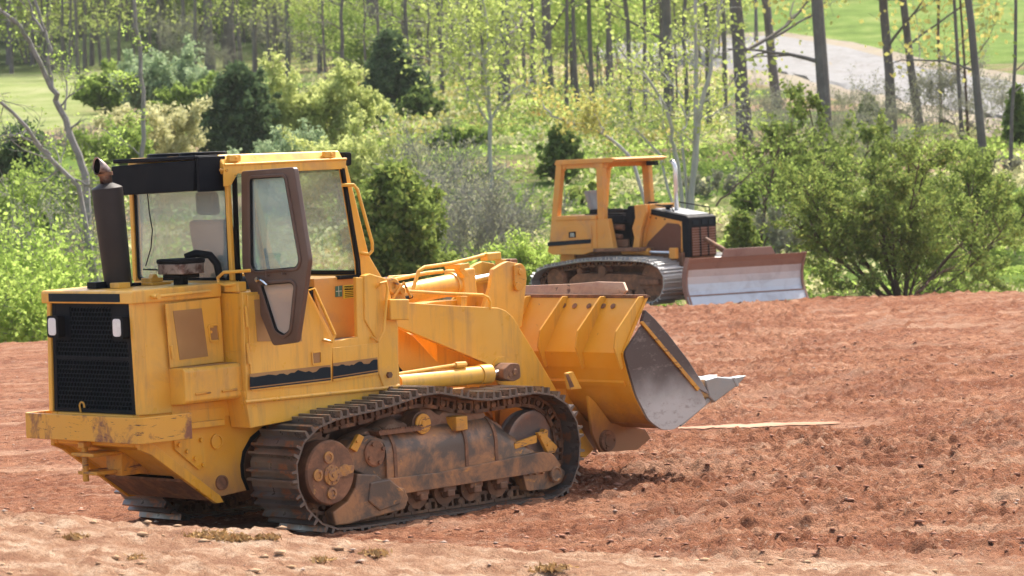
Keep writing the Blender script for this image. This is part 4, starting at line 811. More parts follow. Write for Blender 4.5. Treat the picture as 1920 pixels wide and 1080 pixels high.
# lift cylinders
def cylinder(parent, a, b, frac, r, rr, mat, name, rodmat):
    a, b = Vector(a), Vector(b); m_ = a.lerp(b, frac); d = (b-a).normalized()
    g = MB(); g.cyl(a, m_, r, n=28); g.cyl(m_-d*.10, m_+d*.03, r*1.12, n=28); o = g.build(name, M[mat], parent, smooth=True)
    g = MB(); g.cyl(m_, b, rr, n=20); g.build('cylinder_rod', M[rodmat], o, smooth=True); return o
for s in (-1, 1):
    q = [(1.201,1.152),(2.285,1.137),(2.566,1.144)]
    lc = cylinder(LD, (q[0][0], s*.72, q[0][1]), (q[2][0], s*.72, q[2][1]), .80, .078, .030, 'yellow', 'lift_cylinder', 'chrome')
    g = MB(); e = q[2]; g.prism(rpoly([(e[0]-.14, e[1]-.05), (e[0]-.14, e[1]+.03), (e[0]-.04, e[1]+.085), (e[0]+.07, e[1]+.07), (e[0]+.08, e[1]-.06), (e[0]-.02, e[1]-.085)], .03), 'y', s*.64, s*.80); g.cyl((e[0], s*.79, e[1]), (e[0], s*.815, e[1]), .03, n=14); g.cyl((e[0]-.06, s*.79, e[1]-.02), (e[0]-.06, s*.81, e[1]-.02), .022, n=10)
    g.build('rod_eye', M['rusty'], lc, bevel=.008)
    g = MB(); p = [(1.187,1.227),(1.923,1.255),(1.988,1.25),(2.026,1.219)]; g.tube([(p[0][0], s*.74, p[0][1]), (p[1][0], s*.74, p[1][1]), (p[2][0], s*.74, p[2][1]+.005), (p[3][0], s*.73, p[3][1]-.04)], .016); g.cyl((p[1][0]-.03, s*.74, p[1][1]-.002), (p[2][0]+.03, s*.74, p[2][1]), .028, n=8); g.build('hydraulic_pipe', M['yellow'], lc, smooth=True)
    g = MB(); c = [(2.603,1.149)][0]; g.lathe((c[0], s*.60, c[1]), (0, s, 0), [(0, .13), (.02, .125), (.02, .0001)], 24); g.build('arm_boss', M['yellow'], lc)
# tilt cylinder, bell crank and links
q = [(1.736,1.84),(2.712,1.932),(3.318,1.971)]
tc_ = cylinder(LD, (q[0][0], 0, q[0][1]), (q[2][0], 0, q[2][1]), .61, .100, .042, 'yellow', 'tilt_cylinder', 'chrome')
gq = Vector((q[1][0], 0, q[1][1])); dd = Vector((q[2][0]-q[0][0], 0, q[2][1]-q[0][1])).normalized(); up_ = Vector((-dd.z, 0, dd.x))
g = MB(); v = []
cr = [gq-dd*.07, gq+dd*.09]; pol = [(c+up_*k) for c, k in ((cr[0], -.13), (cr[1], -.13), (cr[1], .12), (cr[0], .12))]; g.prism([(p.x, p.z) for p in pol], 'y', -.125, .125); g.build('gland_block', M['yellow'], tc_, bevel=.015)
BC = [(2.785,1.633),(2.914,1.867),(2.957,2.034),(3.083,2.081),(3.153,2.097),(3.304,2.069),(3.37,1.997),(3.387,1.928),(3.3,1.493),(2.976,1.379)]
for s in (-1, 1):
    g = MB(); g.prism(BC, 'y', s*.14, s*.19); bc = g.build('bell_crank', M['yellow'], LD, bevel=.006)
    c = [(3.279,1.992)][0]; g = MB(); g.prism(rpoly([(3.207,2.06),(3.305,2.074),(3.357,2.013),(3.357,1.89),(3.291,1.821),(3.202,1.851)], .03), 'y', s*.19, s*.215); g.cyl((c[0], s*.215, c[1]), (c[0], s*.225, c[1]), .03, n=16); g.cyl((c[0]-.05, s*.215, c[1]-.13), (c[0]-.05, s*.24, c[1]-.13), .04, n=16); g.build('link_plate', M['yellow_worn'], bc, bevel=.005)
g = MB(); c = [(3.318,1.971)][0]; g.cyl((c[0], -.14, c[1]), (c[0], .14, c[1]), .075, n=20); g.box(c[0]-.05, c[0]+.05, -.10, .10, c[1]+.05, c[1]+.14); g.build('crank_pin', M['rusty'], LD, bevel=.01)
q = [(3.221,2.113),(3.381,2.105),(3.378,2.051),(3.225,2.049)]; g = MB(); g.prism(q, 'y', -.05, .05); g.build('hose_guard', M['yellow'], LD, bevel=.005)
# hydraulic lines and guards above the arm
def pipes(name, pl, y, r): return rail(name, [(a, y, b_) for a, b_ in pl], r)
pipes('guard_rail', [(1.725,1.922),(1.805,2.081),(1.877,2.11),(1.982,2.114),(2.198,2.126),(2.432,2.152),(2.634,2.18)], -.42, .017)
q = [(2.622,2.195),(2.798,2.2),(2.8,2.124),(2.625,2.128)]; g = MB(); g.prism(q, 'y', -.36, -.46); g.build('junction_block', M['yellow'], LD, bevel=.01)
pipes('hydraulic_line', [(1.642,2.001),(1.849,2.023),(2.111,2.046),(2.309,2.05)], -.20, .018)
pipes('hydraulic_line', [(1.737,2.029),(2.009,2.028),(2.206,2.036)], -.10, .013)
pipes('guard_rail', [(1.484,1.923),(1.912,1.879),(2.403,1.836),(2.468,1.809),(2.493,1.769),(2.489,1.703)], -.60, .014)
g = MB(); q = [(2.334,2.105),(2.401,2.111),(2.515,2),(2.447,1.985)]; g.prism(q, 'y', -.28, -.34); g.build('pipe_bracket', M['yellow'], LD, bevel=.004); g = MB(); q = [(2.174,1.839),(2.253,1.834),(2.233,1.717),(2.168,1.721)]; g.prism(q, 'y', -.5, -.56); g.build('pipe_bracket', M['yellow'], LD, bevel=.004); g = MB(); q = [(2.268,2.113),(2.388,2.121),(2.399,2.078),(2.279,2.07)]; g.prism(q, 'y', -.26, -.46); g.build('pipe_bracket', M['yellow'], LD, bevel=.004)
g = MB(); q = [(1.666,1.79),(1.925,1.803),(2.226,1.803),(2.222,1.728),(1.921,1.737)]; g.prism(q, 'y', -.3, -.5); g.build('arm_top_plate', M['yellow_deep'], LD)
for i, (y, pl) in enumerate(((.22, [(3.094,1.758),(3.243,1.946),(3.339,2.039),(3.437,2.043),(3.461,1.973)]), (-.16, [(1.689,1.862),(1.781,1.895),(1.881,1.832),(2.012,1.843)]), (-.60, [(1.271,1.503),(1.316,1.408),(1.377,1.265),(1.451,1.213)]))):
    g = MB(); ps = [Vector((a, y+.02*k, b_)) for k, (a, b_) in enumerate(pl)]; g.tube(ps, .016, 8); g.build('hydraulic_hose', M['rubber'], LD, smooth=True)
# ---------------------------------------------------------------- bucket
BW = 1.25
PR = [(3.835, 1.74), (3.66, 1.50), (3.491, 1.253), (3.52, 1.12), (3.555, 1.0), (3.60, .90), (3.66, .79), (3.735, .68), (3.83, .59), (3.95, .535), (4.10, .515), (4.28, .56), (4.45, .64), (4.60, .72)]
def thick(P, d):
    out = []
    for i, p in enumerate(P):
        a = np.array(P[max(i-1, 0)]); b_ = np.array(P[min(i+1, len(P)-1)]); t = (b_-a)/np.linalg.norm(b_-a); out.append((p[0]-t[1]*d, p[1]+t[0]*d))
    return out
bk = MB(); bk.prism(PR+thick(PR, .028)[::-1], 'y', -BW, BW); buck = bk.build('bucket', M['bucketpaint'], LD); buck['label'] = 'wide bucket with yellow back and bare steel end plate'
g = MB(); SPF = [(3.80, 1.64), (3.74, 1.51)]+PR[2:]+[(4.56, .80), (4.50, .93), (4.2, 1.27), (3.9, 1.58)]
SPF = [(3.491,1.253),(3.76,1.503),(4.488,0.857),(4.584,0.706),(4.363,0.607),(4.116,0.507),(3.95,0.521),(3.783,0.623),(3.631,0.853),(3.551,1.066)]
for s in (-1, 1):
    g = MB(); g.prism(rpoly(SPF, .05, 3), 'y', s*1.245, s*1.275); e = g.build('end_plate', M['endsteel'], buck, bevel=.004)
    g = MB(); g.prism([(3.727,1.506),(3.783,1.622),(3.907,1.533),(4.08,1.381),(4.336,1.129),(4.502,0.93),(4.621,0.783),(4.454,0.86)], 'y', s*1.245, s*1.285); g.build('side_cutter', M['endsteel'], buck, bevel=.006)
    g = MB(); g.prism([(3.702,1.517),(3.738,1.524),(4.472,0.859),(4.441,0.837)], 'y', s*1.275, s*1.292); g.build('weld_bead', M['yellow_worn'], buck)
g = MB(); g.prism([(3.82, 1.755), (3.86, 1.755), (3.88, 1.735), (3.82, 1.725)], 'y', -BW-.01, BW+.01); g.build('top_rim', M['rusty'], buck)
# ribs on the back of the bucket
rib0 = None
for k in range(6):
    y = -1.235+.475*k
    P_ = [(3.83, 1.735), (3.60, 1.44), (3.48, 1.30), (3.455, 1.10), (3.43, 1.10), (3.42, 1.20), (3.47, 1.46), (3.76, 1.735)]
    P_ = [(3.845, 1.742), (3.50, 1.262), (3.525, 1.13), (3.49, 1.10), (3.405, 1.30), (3.44, 1.45), (3.76, 1.742)]
    if rib0 is None: g = MB(); g.prism(P_, 'y', 0, .02); rib0 = g.build('rib', M['yellow_deep'], buck, bevel=.003); rib0.location.y = y
    else: o = rib0.copy(); COL.objects.link(o); o.parent = buck; o.location.y = y
g = MB(); g.prism([(3.485, 1.252), (3.49, 1.24), (3.52, 1.11), (3.515, 1.11)], 'y', -1.24, 1.24); g.prism([(3.55, 1.0), (3.545, .98), (3.565, .94), (3.575, .96)], 'y', -1.2, 1.2); g.build('back_seam', M['bucketpaint'], buck)
# spill guard plate above the rim
g = MB(); q = [(0.305,1.711),(0.3,1.811),(-0.221,1.847),(-0.561,1.868),(-0.894,1.863),(-0.976,1.79),(-0.907,1.732),(-0.486,1.715)]; q = [(p[0], p[1]) for p in q]
e0 = q[1]; q[0] = (1.0, q[0][1]-.02); q[1] = (1.0, q[1][1]); g.prism(q, 'x', 3.87, 3.90)
for i, v in enumerate(g.v):
    if v[2] > 1.80: g.v[i] = (v[0]+.05, v[1], v[2])
g.build('spill_guard', M['pink'], buck, bevel=.005)
g = MB()
for k in range(10): g.cyl((3.73, -.95+.2*k, 1.66), (3.74, -.95+.2*k, 1.655), .0, n=4) if False else None
for y in (-.90, -.78, -.60, -.42, -.28): g.lathe((3.765, y, 1.655), (-.8, 0, .58), [(0, .028), (.004, .026), (.004, .0001)], 14)
g.build('guard_bolt', M['rusty'], buck)
# hinge brackets and the lower shell
for s in (-1, 1):
    for yy in (.45, .75):
        g = MB(); g.prism([(3.518,0.854),(3.6,0.799),(3.802,0.586),(4.267,0.481),(4.336,0.391),(4.148,0.304),(3.659,0.326),(3.556,0.511)], 'y', s*yy, s*(yy+.035)); hb = g.build('hinge_bracket', M['bucketpaint'], buck, bevel=.004)
    g = MB(); c = [(3.736,0.427)][0]; g.lathe((c[0], s*.785, c[1]), (0, s, 0), [(0, .10), (.03, .095), (.032, .06), (.04, .055), (.04, .0001)], 20); 
    for k in range(3): a = k*2.1; g.cyl((c[0]+.07*math.cos(a), s*.81, c[1]+.07*math.sin(a)), (c[0]+.07*math.cos(a), s*.83, c[1]+.07*math.sin(a)), .012, n=8)
    g.build('hinge_pin', M['rusty'], buck)
g = MB(); g.prism([(3.60, .90), (3.70, .74), (3.85, .58), (4.0, .52), (4.25, .50), (4.1, .36), (3.7, .30), (3.55, .40)], 'y', -.42, .42); g.build('bucket_heel', M['bucketpaint'], buck)
q = [(3.056,1.098),(3.125,1.107),(3.228,0.95),(3.089,0.952)]; g = MB(); g.prism(q, 'y', -.93, -.98); lug = g.build('lifting_lug', M['yellow_deep'], buck)
q = [(3.027,1.086),(3.062,1.089),(3.131,0.973),(3.076,0.968)]; g = MB(); g.prism(q, 'y', -.981, -.984); g.build('lug_slot', M['rusty'], lug)
# cutting edge and teeth
g = MB(); g.prism([(4.22, .525), (4.62, .715), (4.70, .765), (4.60, .755), (4.22, .56)], 'y', -BW-.02, BW+.02); g.build('cutting_edge', M['tooth'], buck, bevel=.004)
def tooth_poly(u): return [(x+u, z) for x, z in [(4.555,0.93),(4.72,0.947),(4.959,0.914),(5.15,0.924),(5.016,0.845),(4.677,0.709),(4.605,0.764)]]
T_ = tooth_poly(0); t0 = None
for k in range(8):
    y = -1.29+k*.352
    if t0 is None:
        g = MB(); g.prism(T_[:3]+T_[4:], 'y', 0, .13); t0 = g.build('tooth_adapter', M['tooth'], buck, bevel=.012); t0.location.y = y
        g = MB(); g.prism([T_[2], T_[3], T_[4]], 'y', .01, .12); g.prism([(T_[2][0]-.03, T_[2][1]+.005), (T_[2][0]+.01, T_[2][1]+.01), (T_[4][0]+.01, T_[4][1]-.01), (T_[4][0]-.03, T_[4][1]-.015)], 'y', -.004, .134); t1 = g.build('tooth_tip', M['tooth'], t0, bevel=.006)
    else:
        o = t0.copy(); COL.objects.link(o); o.parent = buck; o.location.y = y; o2 = t1.copy(); COL.objects.link(o2); o2.parent = o
# ================================================================= bulldozer
DZ = empty('bulldozer', (29.683, 23.848, 0), -1.47163, 'orange open-canopy bulldozer parked behind the loader with its angled blade lowered', 'bulldozer')
DPATH = [(-.46, .44), (-.40, .60), (-.16, .74), (.33, .80), (.9, .875), (1.6, .88), (2.3, .86), (2.62, .80), (2.82, .66), (2.88, .44), (2.80, .20), (2.62, .05), (2.2, .04), (1.2, .04), (.3, .04), (.0, .06), (-.25, .14), (-.40, .28)]
for s in (1, -1): crawler(DZ, DPATH, .985*s, .365, 38, .10, (M['silvertrack'], M['chain']))
def under(s):
    Y = lambda a: a*s
    g = MB(); g.lathe((0, Y(.70), .50), (0, s, 0), [(0, .25), (.36, .25), (.42, .20), (.43, .0001)], 32); g.build('final_drive', M['rusty'], DZ, smooth=True)
    g = MB(); g.lathe((2.43, Y(.90), .46), (0, s, 0), [(0, .30), (.03, .34), (.15, .34), (.18, .30), (.19, .1), (.2, .0001)], 36); g.build('idler', M['rusty'], DZ, smooth=True)
    g = MB(); g.prism(rpoly([(.3, .30), (2.2, .28), (2.62, .36), (2.60, .52), (1.9, .60), (.55, .62), (.35, .50)], .05), 'y', Y(.78), Y(1.10)); g.prism(rpoly([(2.1, .38), (2.6, .38), (2.6, .50), (2.1, .52)], .03), 'y', Y(1.1), Y(1.16)); g.build('track_frame', M['rusty'], DZ, bevel=.02)
    g = MB(); g.lathe((1.19, Y(.85), .66), (0, s, 0), [(0, .07), (.1, .07), (.1, .10), (.28, .10), (.29, .0001)], 20); g.build('carrier_roller', M['rusty'], DZ, smooth=True); g = MB(); g.lathe((.62, Y(.85), .66), (0, s, 0), [(0, .06), (.26, .06), (.27, .0001)], 16); g.build('carrier_roller', M['rusty'], DZ, smooth=True)
    for x in (.45, .78, 1.11, 1.44, 1.77, 2.08):
        g = MB(); g.lathe((x, Y(.85), .215), (0, s, 0), [(0, .12), (.04, .12), (.05, .09), (.2, .09), (.21, .12), (.25, .12), (.26, .0001)], 20); g.build('track_roller', M['rusty'], DZ, smooth=True)
under(-1); under(1)
g = MB(); g.prism([(-.25, .99), (-.20, .55), (.2, .42), (2.5, .42), (2.75, .70), (2.75, .98), (1.6, 1.03), (.0, 1.0)], 'y', -.55, .55); g.build('main_hull', M['rusty'], DZ, bevel=.01)
g = MB(); g.box(-.25, .1, -.60, .60, .80, 1.0); g.build('rear_case', M['orange'], DZ)
# fuel tank with stripe and door
TK = rpoly([(-.11, 1.69), (.90, 1.69), (.90, 1.06), (.55, .975), (-.26, .985), (-.36, 1.04), (-.24, 1.52)], .04)
g = MB(); g.prism(TK, 'y', -.88, .88); tk = g.build('fuel_tank', M['orange'], DZ, bevel=.02)
g = MB(); g.prism([(-.12, 1.66), (.90, 1.67), (.90, 1.76), (-.07, 1.76)], 'y', -.90, .90); g.build('tank_top', M['orange'], tk, bevel=.02)
g = MB(); g.prism(rpoly([(0.069,1.555),(0.785,1.576),(0.79,1.119),(0.006,1.085)], .02), 'y', -.885, -.895); d = g.build('access_door', M['orange'], tk, bevel=.003)
g = MB(); g.prism([(-0.32,1.24),(0.779,1.29),(0.762,1.205),(-0.338,1.154)], 'y', -.897, -.902); g.build('black_band', M['slate'], tk)
q = [(0.22,1.436),(0.397,1.444),(0.391,1.327),(0.215,1.318)]
g = MB(); g.prism(q, 'y', -.897, -.901); em = g.build('emblem_plate', M['black'], tk)
g = MB(); cx = (q[0][0]+q[1][0])/2; cz = (q[0][1]+q[3][1])/2
for dx in (-.035, .0, .035): g.box(cx+dx-.009, cx+dx+.009, -.905, -.902, cz-.04, cz+.04)
g.build('emblem_mark', M['labelpale'], em)
# platform side and step
for s in (-1, 1):
    g = MB(); g.prism([(0.901,1.669),(1.181,1.685),(1.311,1.049),(0.871,1.053)], 'y', s*.72, s*.86); g.build('side_console', M['orange'], DZ, bevel=.01)
g = MB(); g.box(.85, 2.0, -.95, .95, 1.03, 1.10); g.build('fender_step', M['rusty'], DZ, bevel=.01)
# canopy posts: rear pair raked, front pair upright
def post(x0, x1, z0, z1, y, w=.075):
    g_ = MB(); g_.prism([(x0-w, z0), (x0+w, z0), (x1+w, z1), (x1-w, z1)], 'y', y-.07, y+.07)
    sgx = 1 if x1 < .5 else -1
    g_.prism([(x1+sgx*w*.9, z1), (x1+sgx*(w+.14), z1), (x1+sgx*w*.9, z1-.16)], 'y', y-.05, y+.05)
    return g_.build('canopy_post', M['orange'], DZ, bevel=.02)
post(-.29, -.02, 1.05, 2.80, -.77); post(-.29, -.02, 1.05, 2.80, .77)
post(.98, 1.00, 1.03, 2.80, -.77, .085); post(1.06, .98, 1.03, 2.80, .77, .085)
g = MB(); g.prism(rpoly([(-.12, 2.78), (1.32, 2.80), (1.46, 2.86), (1.32, 2.89), (-.08, 2.875)], .02, 2), 'y', -.86, .86); g.box(-.06, 1.12, -.80, -.70, 2.70, 2.79); g.box(-.06, 1.12, .70, .80, 2.70, 2.79); cn = g.build('canopy', M['orange'], DZ, bevel=.012)
g = MB(); g.box(1.10, 1.30, .60, .74, 2.70, 2.79); g.build('canopy_lamp', M['black'], cn)
# seat, console, levers
g = MB(); g.box(.25, .75, -.25, .25, 1.72, 1.86); st = g.build('seat', M['rubber'], DZ, bevel=.03)
g = MB(); g.prism([(.22, 1.84), (.36, 1.84), (.22, 2.24), (.10, 2.24)], 'y', -.24, .24); g.build('seat_backrest', M['palecloth'], st, bevel=.05)
g = MB(); g.box(.40, 1.3, -.60, -.35, 1.62, 1.78); g.box(.40, .9, .35, .60, 1.62, 1.84); g.cyl((.75, -.5, 1.78), (.75, -.5, 1.92), .02); g.cyl((.85, -.45, 1.78), (.88, -.45, 1.90), .02); g.box(.85, 1.45, -.70, .70, 1.60, 1.74); g.build('console', M['black'], DZ, bevel=.02)
g = MB(); g.box(1.0, 1.55, -.60, .60, 1.10, 1.59); g.build('engine_bay', M['dark'], DZ)
g = MB(); g.cyl((1.05, -.62, 1.52), (1.40, -.62, 1.50), .06); g.cyl((1.05, -.64, 1.34), (1.35, -.64, 1.32), .045); g.box(1.05, 1.5, -.66, -.60, 1.12, 1.26); g.build('control_valve', M['rusty'], DZ)
# cowl, hood and engine side
CW = [(1.681,1.931),(1.958,1.947),(1.964,1.789),(1.831,1.454),(1.745,1.022),(1.587,1.024),(1.652,1.298),(1.608,1.478),(1.697,1.688)]
g = MB(); g.prism(CW, 'y', -.50, .50); g.prism(CW, 'y', -.64, -.56); g.build('cowl', M['orange'], DZ, bevel=.01)
g = MB(); g.prism([(1.50, 1.92), (1.56, 1.92), (1.60, 1.62), (1.52, 1.50), (1.42, 1.70)], 'y', -.60, .60); g.build('dashboard', M['black'], DZ)
HS = [(1.60, .98), (2.70, .88), (2.70, 1.60), (1.66, 1.80)]
g = MB(); g.prism(HS, 'y', -.44, .44); eh = g.build('engine_side', M['orange'], DZ, bevel=.01)
g = MB(); g.prism([(1.778,1.056),(1.864,1.203),(2.338,1.565),(2.61,1.54),(2.659,1.476),(2.635,0.952)], 'y', -.442, -.455); g.build('side_screen', surf('brown_side_screen', (.14, .055, .03), .8, bmp=.6, bscale=120), eh)
g = MB()
for x, z in [(1.925,1.688),(2.068,1.664),(2.276,1.64),(2.744,1.077),(1.715,1.11),(1.739,1.649)]: g.cyl((x, -.44, z), (x, -.46, z), .014, n=8)
g.build('side_bolt', M['black'], eh)
g = MB(); g.prism([(1.62, 1.80), (2.85, 1.555), (2.87, 1.66), (2.80, 1.70), (1.66, 1.90)], 'y', -.46, .46); hd_ = g.build('hood', M['black'], DZ, bevel=.02)
g = MB(); g.prism([(1.72, 1.893), (2.76, 1.712), (2.76, 1.716), (1.72, 1.897)], 'y', -.34, .40); g.build('hood_top', surf('hood_sheen_sheet', (.34, .36, .38), .35, .3, bmp=0), hd_)  # pale sheet: the black hood's bright reflection put into its colour
for x, y in ((1.75, -.1), (2.15, -.15)):
    g = MB(); z = 1.89-(x-1.72)*.17; g.lathe((x, y, z), (0, 0, 1), [(0, .05), (.06, .05), (.06, .11), (.10, .10), (.10, .0001)], 18); g.build('filler_cap', M['black'], hd_)
g = MB(); g.tube([(1.9, -.30, 1.86), (1.95, -.30, 1.93), (2.35, -.30, 1.86), (2.40, -.30, 1.77)], .014, 6); g.tube([(1.9, .36, 1.86), (1.95, .36, 1.97), (2.78, .36, 1.84), (2.80, .36, 1.70)], .014, 6); g.build('hood_rail', M['black'], hd_, smooth=True)
g = MB(); g.prism([(2.70, .88), (2.85, .88), (2.87, 1.66), (2.70, 1.66)], 'y', -.47, .47); rg = g.build('radiator_guard', M['black'], DZ, bevel=.015)
g = MB(); g.box(2.862, 2.872, -.37, .40, .90, 1.46); g.build('radiator_core', surf('rusty_core', (.20, .07, .03), .9, bmp=.4), rg)
for k in range(11):
    g = MB(); z = .93+.05*k; g.box(2.874, 2.90, -.38, .41, z, z+.018); g.build('grille_bar', M['blade_rust'], rg)
for y in (-.13, .14):
    g = MB(); g.box(2.88, 2.905, y-.015, y+.015, .90, 1.47); g.build('grille_post', M['black'], rg)
for y in (-.25, .05, .28):
    g = MB(); g.prism(rpoly([(y-.09, 1.51), (y+.09, 1.51), (y+.09, 1.61), (y-.09, 1.61)], .02), 'x', 2.871, 2.885); g.build('guard_slot', M['slate'], rg)
# exhaust
g = MB(); g.tube([(2.25, 0, 1.75), (2.25, 0, 2.62), (2.24, .0, 2.68), (2.21, 0, 2.74), (2.16, 0, 2.79)], [.046, .046, .046, .047, .047], 18, caps=False); ex = g.build('exhaust_pipe', M['pipewhite'], DZ, smooth=True); q = ex.modifiers.new('wall', 'SOLIDIFY'); q.thickness = .006
g = MB(); g.cyl((2.17, 0, 2.782), (2.19, 0, 2.765), .048, n=18); g.build('exhaust_bore', M['dark'], ex)
# blade lift cylinder, push frame, angle cylinder
c = cylinder(DZ, (1.42, -.72, 1.03), (2.55, -.62, .99), .52, .065, .032, 'orange', 'lift_cylinder', 'chrome')
g = MB(); g.box(2.50, 2.66, -.66, -.54, .86, 1.08); g.build('cylinder_mount', M['orange'], c, bevel=.02)
g = MB(); g.box(2.5, 3.32, -.50, -.30, .30, .50); g.box(2.5, 3.45, .30, .50, .30, .50); g.box(3.15, 3.32, -.5, .5, .28, .62); g.build('push_frame', M['rusty'], DZ, bevel=.01)
c = cylinder(DZ, (2.90, .02, 1.22), (3.62, .0, .86), .6, .05, .03, 'rusty', 'angle_cylinder', 'chrome')
# blade: curved mouldboard, angled with its far end leading
ANG = R(24); cB = Vector((3.93, -.02, 0))
def blade_local(w_, f_, z_): # across, forward, up
    dx = Vector((math.sin(ANG), math.cos(ANG), 0)); fx = Vector((math.cos(ANG), -math.sin(ANG), 0))
    return cB+dx*w_+fx*f_+Vector((0, 0, z_))
ZS = .87
prof = [(.0, .02), (-.07, .14), (-.13, .28), (-.155, .44), (-.15, .60), (-.11, .76), (-.05, .90), (.03, 1.02)]
prof = [(a, b_*ZS) for a, b_ in prof]
def sheet(P, th, w0, w1, name, mat, parent):
    n = len(P); bk_ = [(a-th, b_) for a, b_ in P]; lp = P+bk_[::-1]; v = [blade_local(w0, a, b_) for a, b_ in lp]+[blade_local(w1, a, b_) for a, b_ in lp]; m_ = len(lp)
    f = [tuple(range(m_)), tuple(reversed(range(m_, 2*m_)))]+[(i, i+m_, (i+1) % m_+m_, (i+1) % m_) for i in range(m_)]
    g_ = MB(); g_.add(v, f); return g_.build(name, mat, parent)
BW2 = 1.32
bl = sheet(prof[5:], .04, -BW2, BW2, 'blade', M['blade_rust'], DZ)
sheet(prof[1:6], .04, -BW2, BW2, 'polished_face', M['blade'], bl)
sheet([(.045, -.02), (-.045, .145)], .03, -BW2-.03, BW2+.03, 'cutting_edge', M['blade'], bl)
sheet([(-.038, .15), (-.05, .175)], .02, -BW2, BW2, 'edge_seam', M['blade_rust'], bl)
for w_ in (-BW2, BW2):
    o = sheet([(.05, .0), (-.03, .14), (-.09, .25), (-.115, .38), (-.11, .52), (-.07, .66), (-.01, .78), (.05, .90)], .16, w_-.02, w_+.02, 'blade_end', M['blade_rust'], bl)
P0 = [blade_local(a, .01+f_, z) for f_ in (0, -.03) for a, z in ((-.60, .87), (-.52, 1.04), (.55, 1.04), (.64, .87))]
g = MB(); g.add(P0, [(0, 1, 2, 3), (4, 7, 6, 5), (0, 4, 5, 1), (1, 5, 6, 2), (2, 6, 7, 3), (3, 7, 4, 0)]); g.build('blade_extension', M['blade_rust'], bl, bevel=.006)
sheet([(-.19, .30), (-.19, .55)], .10, -.9, .9, 'blade_rib', M['rusty'], bl)
# ================================================================= vegetation
def leafmat(name, lo, hi, trans=.35, third=None):
    m_, nt, b = newmat(name); out = nt.nodes['Material Output']; nt.nodes.remove(b)
    gi = nt.nodes.new('ShaderNodeNewGeometry'); st = [(0., lo), (.85, hi)]+([(1., third)] if third else [])
    col = ramp(nt, gi.outputs['Random Per Island'], st)
    d = nt.nodes.new('ShaderNodeBsdfDiffuse'); t = nt.nodes.new('ShaderNodeBsdfTranslucent'); mx = nt.nodes.new('ShaderNodeMixShader')
    nt.links.new(col, d.inputs[0]); nt.links.new(mix(nt, .5, col, tuple(min(1, c*1.5) for c in hi)), t.inputs[0])
    mx.inputs[0].default_value = trans; nt.links.new(d.outputs[0], mx.inputs[1]); nt.links.new(t.outputs[0], mx.inputs[2]); nt.links.new(mx.outputs[0], out.inputs[0]); return m_
LM = {
 'cedar': leafmat('cedar_foliage', (.07, .115, .035), (.18, .25, .07), .35),
 'darkcedar': leafmat('dark_cedar_foliage', (.055, .09, .045), (.13, .19, .085), .3),
 'juniper': leafmat('olive_juniper_foliage', (.085, .13, .035), (.25, .32, .08), .42, (.38, .36, .10)),
 'lime': leafmat('lime_spring_leaves', (.19, .29, .055), (.40, .52, .13), .55),
 'young': leafmat('yellow_green_spring_leaves', (.20, .26, .055), (.43, .50, .15), .5),
 'cream': leafmat('cream_blossoming_leaves', (.34, .34, .15), (.62, .60, .34), .4),
 'paleyellow': leafmat('pale_yellow_willow_leaves', (.30, .36, .10), (.56, .60, .24), .45),
 'sage': leafmat('sage_green_leaves', (.17, .25, .12), (.36, .45, .26), .4),
 'mid': leafmat('mid_green_leaves', (.11, .18, .04), (.28, .37, .09), .5),
 'twig': leafmat('grey_buds', (.16, .16, .11), (.34, .35, .24), .3),
 'autumn': leafmat('orange_tinged_leaves', (.24, .26, .06), (.46, .44, .14), .45, (.55, .30, .10)),
}
BK = {'dark': surf('dark_bark', (.12, .105, .10), .9, faded=(.18, .165, .155), dirt=(.26, .24, .22), dirt_at=(.55, .75), dscale=2, bmp=.8, bscale=8, spec=.1),
      'brown': surf('brown_bark', (.10, .065, .050), .9, faded=(.15, .11, .09), bmp=.8, bscale=10, spec=.1),
      'grey': surf('grey_bark', (.22, .21, .20), .9, faded=(.30, .29, .27), dirt=(.14, .15, .10), dirt_at=(.5, .7), bmp=.6, bscale=10, spec=.1),
      'pale': surf('pale_smooth_bark', (.44, .43, .39), .85, faded=(.34, .33, .29), bmp=.4, spec=.1)}
def leafobj(name, pos, size, mat, parent, rs, elong=1.6, droop=0.):
    N = len(pos); a = rs.normal(size=(N, 3)); a[:, 2] -= droop; a /= np.linalg.norm(a, axis=1)[:, None]
    b = rs.normal(size=(N, 3)); b -= a*np.sum(a*b, 1)[:, None]; b /= np.linalg.norm(b, axis=1)[:, None]
    sz = size*(.6+.8*rs.rand(N, 1)); a = a*sz*elong*.5; b = b*sz*.5
    co = np.stack([pos-a, pos+b-a*.1, pos+a, pos-b-a*.1], 1).reshape(-1, 3)
    me = bpy.data.meshes.new(name); me.vertices.add(N*4); me.vertices.foreach_set('co', co.ravel()); me.loops.add(N*4); me.loops.foreach_set('vertex_index', np.arange(N*4))
    me.polygons.add(N); me.polygons.foreach_set('loop_start', np.arange(0, N*4, 4)); me.update(); me.materials.append(mat)
    o = bpy.data.objects.new(name, me); COL.objects.link(o); o.parent = parent; return o
def limb(rnd, p, d, L, wob=.12, up=.0, n=6):
    pts = [Vector(p)]; d = Vector(d).normalized()
    for k in range(n):
        d = (d+Vector((rnd.gauss(0, wob), rnd.gauss(0, wob), rnd.gauss(0, wob)+up))).normalized(); pts.append(pts[-1]+d*(L/n))
    return pts
